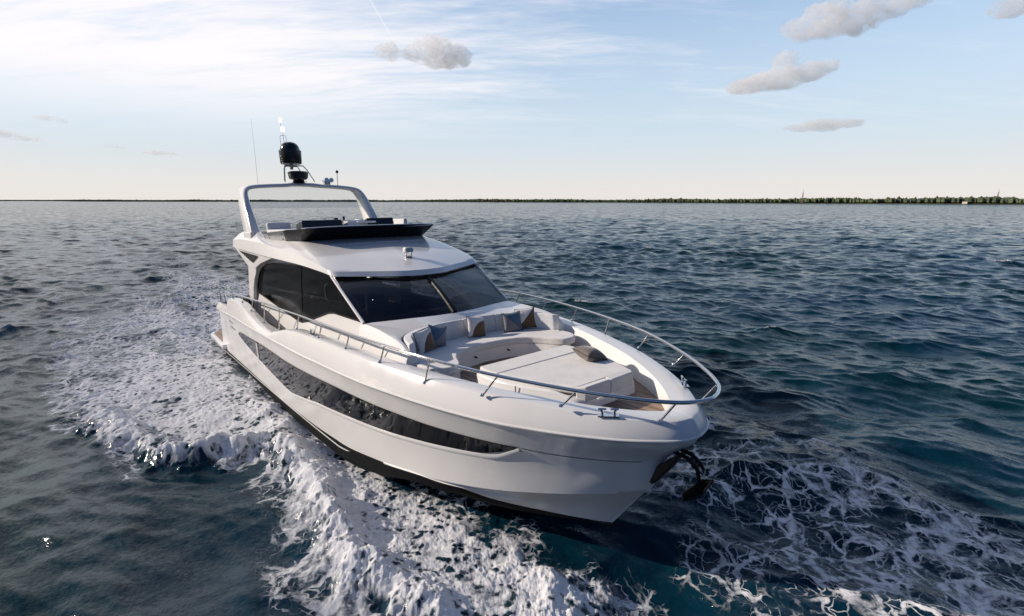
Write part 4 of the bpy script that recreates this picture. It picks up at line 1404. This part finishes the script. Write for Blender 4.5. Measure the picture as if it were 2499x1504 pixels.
# centre disc under the camera
hub = len(co)
co = np.vstack([co, [[0, 0, 0]]]).astype(np.float32)
tri = np.stack([idx[0], np.full(NA_, hub), idx[0][jn]], -1).astype(np.int32)
me = bpy.data.meshes.new('water')
me.vertices.add(len(co)); me.vertices.foreach_set('co', co.ravel())
nl = q.size + tri.size
me.loops.add(nl)
me.loops.foreach_set('vertex_index', np.r_[q.ravel(), tri.ravel()].astype(np.int32))
me.polygons.add(len(q) + len(tri))
starts = np.r_[np.arange(len(q)) * 4, q.size + np.arange(len(tri)) * 3].astype(np.int32)
me.polygons.foreach_set('loop_start', starts)
me.update(calc_edges=True)
me.shade_smooth()
for nm, arr in (('foam_dense', FD), ('foam_lace', FL), ('foam_mist', FM), ('chop', LOST)):
    at = me.attributes.new(nm, 'FLOAT', 'POINT')
    at.data.foreach_set('value', np.r_[arr.ravel(), 0].astype(np.float32))
water = bpy.data.objects.new('water', me)
COL.objects.link(water)
tag(water, 'choppy dark blue sea churned white along the wake', kind='structure')

m, t, out = material('sea_water')
geo = t.n('ShaderNodeNewGeometry')
pos = geo.outputs['Position']
aD = t.n('ShaderNodeAttribute', dict(attribute_name='foam_dense')).outputs['Fac']
aL = t.n('ShaderNodeAttribute', dict(attribute_name='foam_lace')).outputs['Fac']
aM = t.n('ShaderNodeAttribute', dict(attribute_name='foam_mist')).outputs['Fac']
flat = t.n('ShaderNodeMapping', None, Vector=pos, Scale=(1, 1, .35)).outputs[0]
wrp = t.n('ShaderNodeTexNoise', None, Vector=flat, Scale=1.4, Detail=4.0).outputs[1]
wpos = t.vmath('ADD', flat, t.vmath('MULTIPLY', t.vmath('SUBTRACT', wrp, (.5, .5, .5)), (.55, .55, .3)))
n1 = t.noise(wpos, 3.2, 8, .70, .5)
n2 = t.noise(wpos, 10.0, 6, .68, .4)
nn = t.math('ADD', t.math('MULTIPLY', n1, .68), t.math('MULTIPLY', n2, .32))
wposf = t.vmath('ADD', wpos, t.vmath('MULTIPLY', t.vmath('SUBTRACT', t.n('ShaderNodeTexNoise', None, Vector=flat, Scale=9.0, Detail=4.0).outputs[1], (.5, .5, .5)), (.12, .12, .08)))
vf = t.n('ShaderNodeTexVoronoi', dict(feature='F1'), Vector=wposf, Scale=6.5).outputs['Distance']
nd_ = t.math('ADD', t.math('MULTIPLY', nn, .72), t.math('MULTIPLY', t.ramp(vf, .10, .62), .28))
thr = t.math('SUBTRACT', .84, t.math('MULTIPLY', aD, .46))
mD = t.n('ShaderNodeMapRange', dict(interpolation_type='SMOOTHSTEP'), _0=nd_, _1=t.math('SUBTRACT', thr, .11), _2=t.math('ADD', thr, .12)).outputs[0]
mD = t.math('MULTIPLY', mD, t.ramp(aD, .02, .16))
# lacy foam: web of cell walls of two sizes
wpos2 = t.vmath('ADD', wpos, t.vmath('MULTIPLY', t.vmath('SUBTRACT', t.n('ShaderNodeTexNoise', None, Vector=flat, Scale=6.0, Detail=4.0).outputs[1], (.5, .5, .5)), (.16, .16, .1)))
thick = t.math('MULTIPLY', aL, t.ramp(t.noise(wpos, 1.1, 5, .6), .30, .66, .10, 1.25))
def web(scale, wmax):
    e = t.n('ShaderNodeTexVoronoi', dict(feature='DISTANCE_TO_EDGE'), Vector=wpos2, Scale=scale).outputs['Distance']
    wd_ = t.math('MULTIPLY', thick, wmax)
    return t.math('MULTIPLY', t.n('ShaderNodeMapRange', dict(interpolation_type='SMOOTHSTEP'), _0=e, _1=wd_, _2=t.math('MULTIPLY', wd_, .35)).outputs[0], t.ramp(thick, .06, .30))
mL = t.math('MAXIMUM', t.math('MULTIPLY', web(2.1, .30), t.ramp(nn, .34, .56)), t.math('MULTIPLY', t.math('MULTIPLY', web(5.6, .24), .85), t.ramp(nn, .38, .60)))
mL = t.math('MAXIMUM', mL, t.math('MULTIPLY', web(11.0, .20), t.math('MULTIPLY', t.ramp(thick, .35, .8), .6)))
foam = t.math('MAXIMUM', mD, t.math('MULTIPLY', mL, .9), clamp=True)
# aerated water under thin foam is paler and bluer
aer = t.math('MULTIPLY', t.math('MAXIMUM', t.math('MULTIPLY', aD, .5), t.math('MULTIPLY', aM, .55), clamp=True), t.ramp(nn, .3, .62))
deep = t.mix(t.ramp(t.noise(pos, .06, 3), .35, .65), (.0016, .020, .040, 1), (.0012, .020, .024, 1))
body = t.mix(aer, deep, (.030, .062, .085, 1))
tone = t.ramp(t.noise(pos, 14, 4), .25, .75)
white = t.mix(tone, (.66, .68, .71, 1), (.87, .87, .88, 1))
rip1 = t.noise(t.n('ShaderNodeMapping', None, Vector=pos, Rotation=(0, 0, rad(20)), Scale=(1.0, 1.7, 1)).outputs[0], 2.2, 5, .6, .5)
rip2 = t.noise(pos, 9.0, 4, .62, .3)
aC = t.n('ShaderNodeAttribute', dict(attribute_name='chop')).outputs['Fac']
chop = t.ramp(aC, 0.0, 1.0, .75, 3.8, smooth=False)
def jitter(vec, scale, detail, k):
    c = t.n('ShaderNodeTexNoise', None, Vector=vec, Scale=scale, Detail=detail, Roughness=.62).outputs[1]
    return t.vmath('MULTIPLY', t.vmath('SUBTRACT', c, (.5, .5, .5)), (k, k, 0))
crestv = t.n('ShaderNodeMapping', None, Vector=pos, Rotation=(0, 0, rad(22)), Scale=(.55, 1.15, 1)).outputs[0]
nj = t.vmath('ADD', geo.outputs['Normal'], t.vmath('ADD', t.vmath('MULTIPLY', jitter(crestv, .9, 6, 1.0), t.n('ShaderNodeCombineXYZ', None, _0=chop, _1=chop, _2=0.0).outputs[0]), jitter(pos, 13.0, 5, .42)))
nj = t.vmath('NORMALIZE', nj)
rip2 = t.noise(pos, 9.0, 4, .62, .3)
b2_ = t.n('ShaderNodeBump', None, Strength=.4, Distance=.03, Height=rip2, Normal=nj)
pw = t.n('ShaderNodeBsdfPrincipled', None, Base_Color=body, Roughness=.13, IOR=1.333, Normal=b2_.outputs[0])
pw.inputs['Specular IOR Level'].default_value = .36
fb = t.n('ShaderNodeBump', None, Strength=.40, Distance=.03, Height=t.math('ADD', nd_, t.math('MULTIPLY', t.noise(pos, 34, 4, .65), .5)))
pd = t.n('ShaderNodeBsdfDiffuse', None, Color=white, Roughness=.6, Normal=fb.outputs[0])
pt = t.n('ShaderNodeBsdfTranslucent', None, Color=white)
pf = t.n('ShaderNodeMixShader', None, _0=.08, _1=pd.outputs[0], _2=pt.outputs[0])
mx = t.n('ShaderNodeMixShader', None, _0=foam, _1=pw.outputs[0], _2=pf.outputs[0])
t.t.links.new(mx.outputs[0], out.inputs[0])
me.materials.append(m)

# --- spray thrown up along the bow roll: fine droplets, one uncountable object
sel = (roll * cov1 > .35) & (rng.random(roll.shape) < .05)
sxp, syp = PX[zone][sel], PY[zone][sel]
szp = HZ[zone][sel]
V, F = [], []
for x, y, z in list(zip(sxp, syp, szp))[:12000]:
    for _ in range(2):
        s_ = abs(rng.normal(0, .006)) + .003
        c_ = np.array([x + rng.normal(0, .10), y + rng.normal(0, .10), z + abs(rng.normal(0, .07)) + .01])
        b = len(V)
        o4 = rng.normal(0, 1, (4, 3)); o4 /= np.linalg.norm(o4, axis=1)[:, None]
        V += [tuple(c_ + s_ * k) for k in o4]
        F += [(b, b + 1, b + 2), (b, b + 2, b + 3), (b, b + 3, b + 1), (b + 1, b + 3, b + 2)]
if V:
    spray = make('spray', [(V, F)], pbr('spray_droplets', (.85, .86, .87), .5, spec=.4), None, smooth=None, recalc=False)
    tag(spray, 'fine white spray thrown up by the bow wave', 'spray', kind='stuff')

# ================================================================== FAR SHORE
SHORE = [(-5600, 4200, 8), (-4000, 3600, 8), (-2600, 2900, 7), (-1700, 2050, 7), (-900, 1750, 6.5), (-330, 1640, 7), (0, 1316, 7.4), (190, 1190, 7.4), (330, 1010, 8.2), (430, 900, 7.6), (545, 735, 9.0), (620, 610, 7.8), (680, 560, 7.0), (720, 520, 7.0), (800, 440, 7.0), (930, 330, 7)]
sh = spline(SHORE, 260)
d_ = np.gradient(sh[:, :2], axis=0); d_ /= np.linalg.norm(d_, axis=1)[:, None]
nb = np.stack([-d_[:, 1], d_[:, 0]], 1)
nb *= np.sign((nb * sh[:, :2]).sum(1))[:, None]
rows = []
for off, hz in ((-3, -1.0), (2, .5), (6, 1.0), (30, 1.5), (160, 3.0), (500, 4.0), (900, -2.0)):
    wv = fbm(sh[:, 0] / 30, sh[:, 1] / 30, 3, 5) * (6 if off < 10 else 20)
    rows.append(np.c_[sh[:, 0] + nb[:, 0] * (off + wv), sh[:, 1] + nb[:, 1] * (off + wv), np.full(len(sh), hz)])
land = make('far_shore', [grid(rows)], pbr('shore_grass', (.060, .070, .026), .95, var=.6, varscale=.05, coords='Object'), None, smooth=60)
tag(land, 'low green shore along the horizon', kind='structure')


def clump(c, r, V, F, rnd):
    """lumpy foliage blob, low poly with ragged outline"""
    b = len(V)
    n, mrings = 6, 3
    for i in range(mrings + 1):
        ph = math.pi * i / mrings
        for k in range(n):
            a_ = 2 * math.pi * k / n
            j = rnd.uniform(.82, 1.15)
            V.append((c[0] + r[0] * j * math.sin(ph) * math.cos(a_), c[1] + r[0] * j * math.sin(ph) * math.sin(a_), c[2] + r[1] * j * math.cos(ph)))
    for i in range(mrings):
        for k in range(n):
            l = (k + 1) % n
            F.append((b + i * n + k, b + (i + 1) * n + k, b + (i + 1) * n + l, b + i * n + l))


def mat_foliage():
    m, t, out = material('far_foliage')
    v = t.n('ShaderNodeNewGeometry').outputs['Position']
    k = t.noise(t.n('ShaderNodeMapping', None, Vector=v, Scale=(1, 1, 2.5)).outputs[0], .05, 5, .65)
    c = t.mix(t.ramp(k, .35, .62), (.055, .072, .050, 1), (.105, .130, .066, 1))  # greens lightened and greyed: distance haze put into the leaf colour
    p = t.n('ShaderNodeBsdfPrincipled', None, Base_Color=c, Roughness=.95)
    p.inputs['Specular IOR Level'].default_value = .1
    t.t.links.new(p.outputs[0], out.inputs[0])
    return m


rnd = random.Random(3)
V, F = [], []
dens = spline(SHORE, 2600)
dn = np.interp(np.linspace(0, 1, 2600), np.linspace(0, 1, 260), nb[:, 0]), np.interp(np.linspace(0, 1, 2600), np.linspace(0, 1, 260), nb[:, 1])
patchy = fbm(dens[:, 0] / 60, dens[:, 1] / 60, 3, 14)
for i in range(2600):
    for rep in range(4):
        o = rnd.uniform(8, 60)
        h = dens[i, 2] * rnd.uniform(.78, .98) * (.62 + .62 * patchy[i]) * (1 if rnd.random() < .93 else 1.25)
        w_ = rnd.uniform(1.3, 3.6)
        clump((dens[i, 0] + dn[0][i] * o + rnd.uniform(-3, 3), dens[i, 1] + dn[1][i] * o + rnd.uniform(-3, 3), h * .5 + 1.0), (w_, h * .5), V, F, rnd)
wood = make('far_wood', [(V, F)], mat_foliage(), None, smooth=None, recalc=False)
tag(wood, 'dark green band of trees and scrub along the far shore', 'woodland', kind='stuff')


def lattice(name, base, h, wid, mat, label):
    parts = []
    levels = 9
    for k in range(3):
        a_ = 2 * math.pi * k / 3
        parts.append(tube([(wid * math.cos(a_), wid * math.sin(a_), 0), (wid * .18 * math.cos(a_), wid * .18 * math.sin(a_), h * .8)], wid * .13, 4))
    for l in range(levels):
        f0, f1 = l / levels, (l + 1) / levels
        r0, r1 = wid * (1 - .82 * f0), wid * (1 - .82 * f1)
        for k in range(3):
            a_, b_ = 2 * math.pi * k / 3, 2 * math.pi * (k + 1) / 3
            parts.append(tube([(r0 * math.cos(a_), r0 * math.sin(a_), h * .8 * f0), (r1 * math.cos(b_), r1 * math.sin(b_), h * .8 * f1)], wid * .08, 4))
    o = make(name, parts, mat, None, smooth=None)
    o.location = base
    make('aerial', [tube([(0, 0, h * .78), (0, 0, h)], [wid * .14, wid * .07], 6)], mat, o)
    make('antenna_panel', [box((wid * .2, 0, h * .70), (wid * .4, wid * .5, h * .06))], mat, o)
    make('antenna_panel', [box((-wid * .2, wid * .2, h * .55), (wid * .4, wid * .4, h * .05))], mat, o)
    tag(o, label, 'radio mast')
    return o


lattice('radio_mast', (432, 742 + 25, 1.5), 19.5, 1.6, M['mastred'], 'slim reddish radio mast on the wooded rise of the far shore')
lattice('radio_mast', (640, 680 , 1.5), 19, 1.5, M['mastred'], 'grey lattice mast near the right end of the shore, by the small pale building')
bld = make('shore_building', [box((0, 0, 1.4), (6.5, 5, 2.8))], M['concrete'], None, smooth=None)
bld.location = (588, 668, .8)
bld.rotation_euler = (0, 0, rad(40))
make('building_roof', [([(-3.4, -2.7, 2.8), (3.4, -2.7, 2.8), (3.4, 2.7, 2.8), (-3.4, 2.7, 2.8), (-3.4, 0, 3.8), (3.4, 0, 3.8)], [(0, 1, 5, 4), (2, 3, 4, 5), (0, 4, 3), (1, 2, 5), (0, 3, 2, 1)])], M['domegrey'], bld, smooth=None)
for x in (-2, 0, 2):
    make('building_window', [box((x, -2.51, 1.5), (1.0, .06, 1.1))], M['cabindark'], bld, smooth=None)
tag(bld, 'small pale building at the water edge of the far right shore', 'building')

# ================================================================== CLOUDS
mc, t, out = material('cumulus')
pos = t.n('ShaderNodeNewGeometry').outputs['Position']
puff = t.noise(pos, .022, 7, .64, 1.0)
dn_ = t.math('MULTIPLY', t.ramp(puff, .36, .62), .019)
vs = t.n('ShaderNodeVolumePrincipled', None, Color=(1, .99, .98, 1), Density=dn_, Anisotropy=.1)
t.t.links.new(vs.outputs[0], out.inputs['Volume'])


def cloud(label, c, lobes, vox, dens_=.02, group='small cumulus clouds'):
    """lobes: (sideways, up, depth, radius-x, radius-z) around c, in metres"""
    c = Vector(c)
    side = Vector((c.y, -c.x, 0)).normalized()
    back = Vector((c.x, c.y, 0)).normalized()
    V, F = [], []
    rnd = random.Random(len(label) * 7 + int(abs(c.x)))
    def ball(sx_, sz_, sd_, rx, rz, n=12):
        b = len(V)
        for i in range(n + 1):
            ph = math.pi * i / n
            for k in range(2 * n):
                a_ = math.pi * k / n
                p = side * (sx_ + rx * math.sin(ph) * math.cos(a_)) + back * (sd_ + rx * .8 * math.sin(ph) * math.sin(a_)) + Vector((0, 0, sz_ + rz * math.cos(ph)))
                V.append(tuple(p))
        for i in range(n):
            for k in range(2 * n):
                l = (k + 1) % (2 * n)
                F.append((b + i * 2 * n + k, b + (i + 1) * 2 * n + k, b + (i + 1) * 2 * n + l, b + i * 2 * n + l))
    for (sx_, sz_, sd_, rx, rz) in lobes:
        ball(sx_, sz_, sd_, rx, rz)
        for _ in range(9):
            a_ = rnd.uniform(0, 2 * math.pi); e_ = rnd.uniform(-.25, 1.2)
            k = rnd.uniform(.28, .5)
            ball(sx_ + rx * .85 * math.cos(a_) * math.cos(e_), sz_ + rz * .85 * math.sin(e_), sd_ + rx * .7 * math.sin(a_) * math.cos(e_), rx * k, rz * k * 1.1, 8)
    o = make('cloud', [(V, F)], mc, None, smooth=60)
    o.location = c
    r = o.modifiers.new('remesh', 'REMESH'); r.mode = 'VOXEL'; r.voxel_size = vox; r.use_smooth_shade = True
    for k, (sz, st) in enumerate(((vox * 9, vox * 4.0), (vox * 3.4, vox * 1.8))):
        tx = bpy.data.textures.new('cloud_noise', 'CLOUDS'); tx.noise_scale = sz; tx.noise_depth = 3
        dm = o.modifiers.new('puff', 'DISPLACE'); dm.texture = tx; dm.strength = st; dm.mid_level = .5; dm.texture_coords = 'GLOBAL'
    tag(o, label, 'cloud', group)
    return o


cloud('two-lobed white cumulus above and right of the radar arch', (-370, 2386, 632), [(25, 18, 0, 88, 58), (120, -6, 10, 78, 45), (-60, 0, 0, 60, 36), (-168, 2, 0, 58, 34), (60, -24, 0, 100, 34)], 7)
cloud('long pale cumulus at the upper right whose tail climbs out of the frame', (1213, 2083, 665), [(-20, 0, 0, 105, 58), (75, -6, 0, 95, 48), (-95, -16, 0, 75, 38), (170, 12, 0, 60, 30), (235, 48, 0, 70, 44), (310, 80, 0, 70, 44)], 7)
cloud('flat-based greyish cumulus below the one at the upper right', (1082, 2199, 490), [(0, -4, 0, 110, 40), (-110, -20, 0, 95, 30), (100, 10, 0, 85, 36), (165, 22, 0, 50, 22), (15, 60, 0, 52, 36), (45, 72, 0, 34, 22)], 7)
cloud('thin stretched cloud low in the sky right of the middle', (1243, 2148, 299), [(-60, -2, 0, 60, 16), (20, 2, 0, 80, 20), (100, 2, 0, 60, 12)], 6)
cloud('bright cloud cut off by the top right corner', (1640, 1830, 622), [(0, 0, 0, 60, 28), (45, 10, 0, 45, 26)], 7)
cloud('small white cloud low on the left, highest of the left group', (-1629, 1875, 286), [(0, 0, 0, 34, 12), (22, -3, 0, 28, 8), (-26, -4, 0, 22, 7)], 5)
cloud('flat cloud touching the left edge of the picture', (-1730, 1795, 222), [(0, 0, 0, 55, 14), (50, -6, 0, 45, 9), (-50, 6, 0, 50, 12)], 5)
cloud('tiny white cloud between the left edge and the yacht, left of the flat one', (-1503, 1987, 204), [(0, 0, 0, 26, 8), (18, -2, 0, 20, 5)], 4)
cloud('small flat cloud left of the yacht mast, low over the horizon', (-1388, 2071, 187), [(0, 0, 0, 44, 8), (34, -2, 0, 30, 6), (-34, -2, 0, 30, 5)], 4)
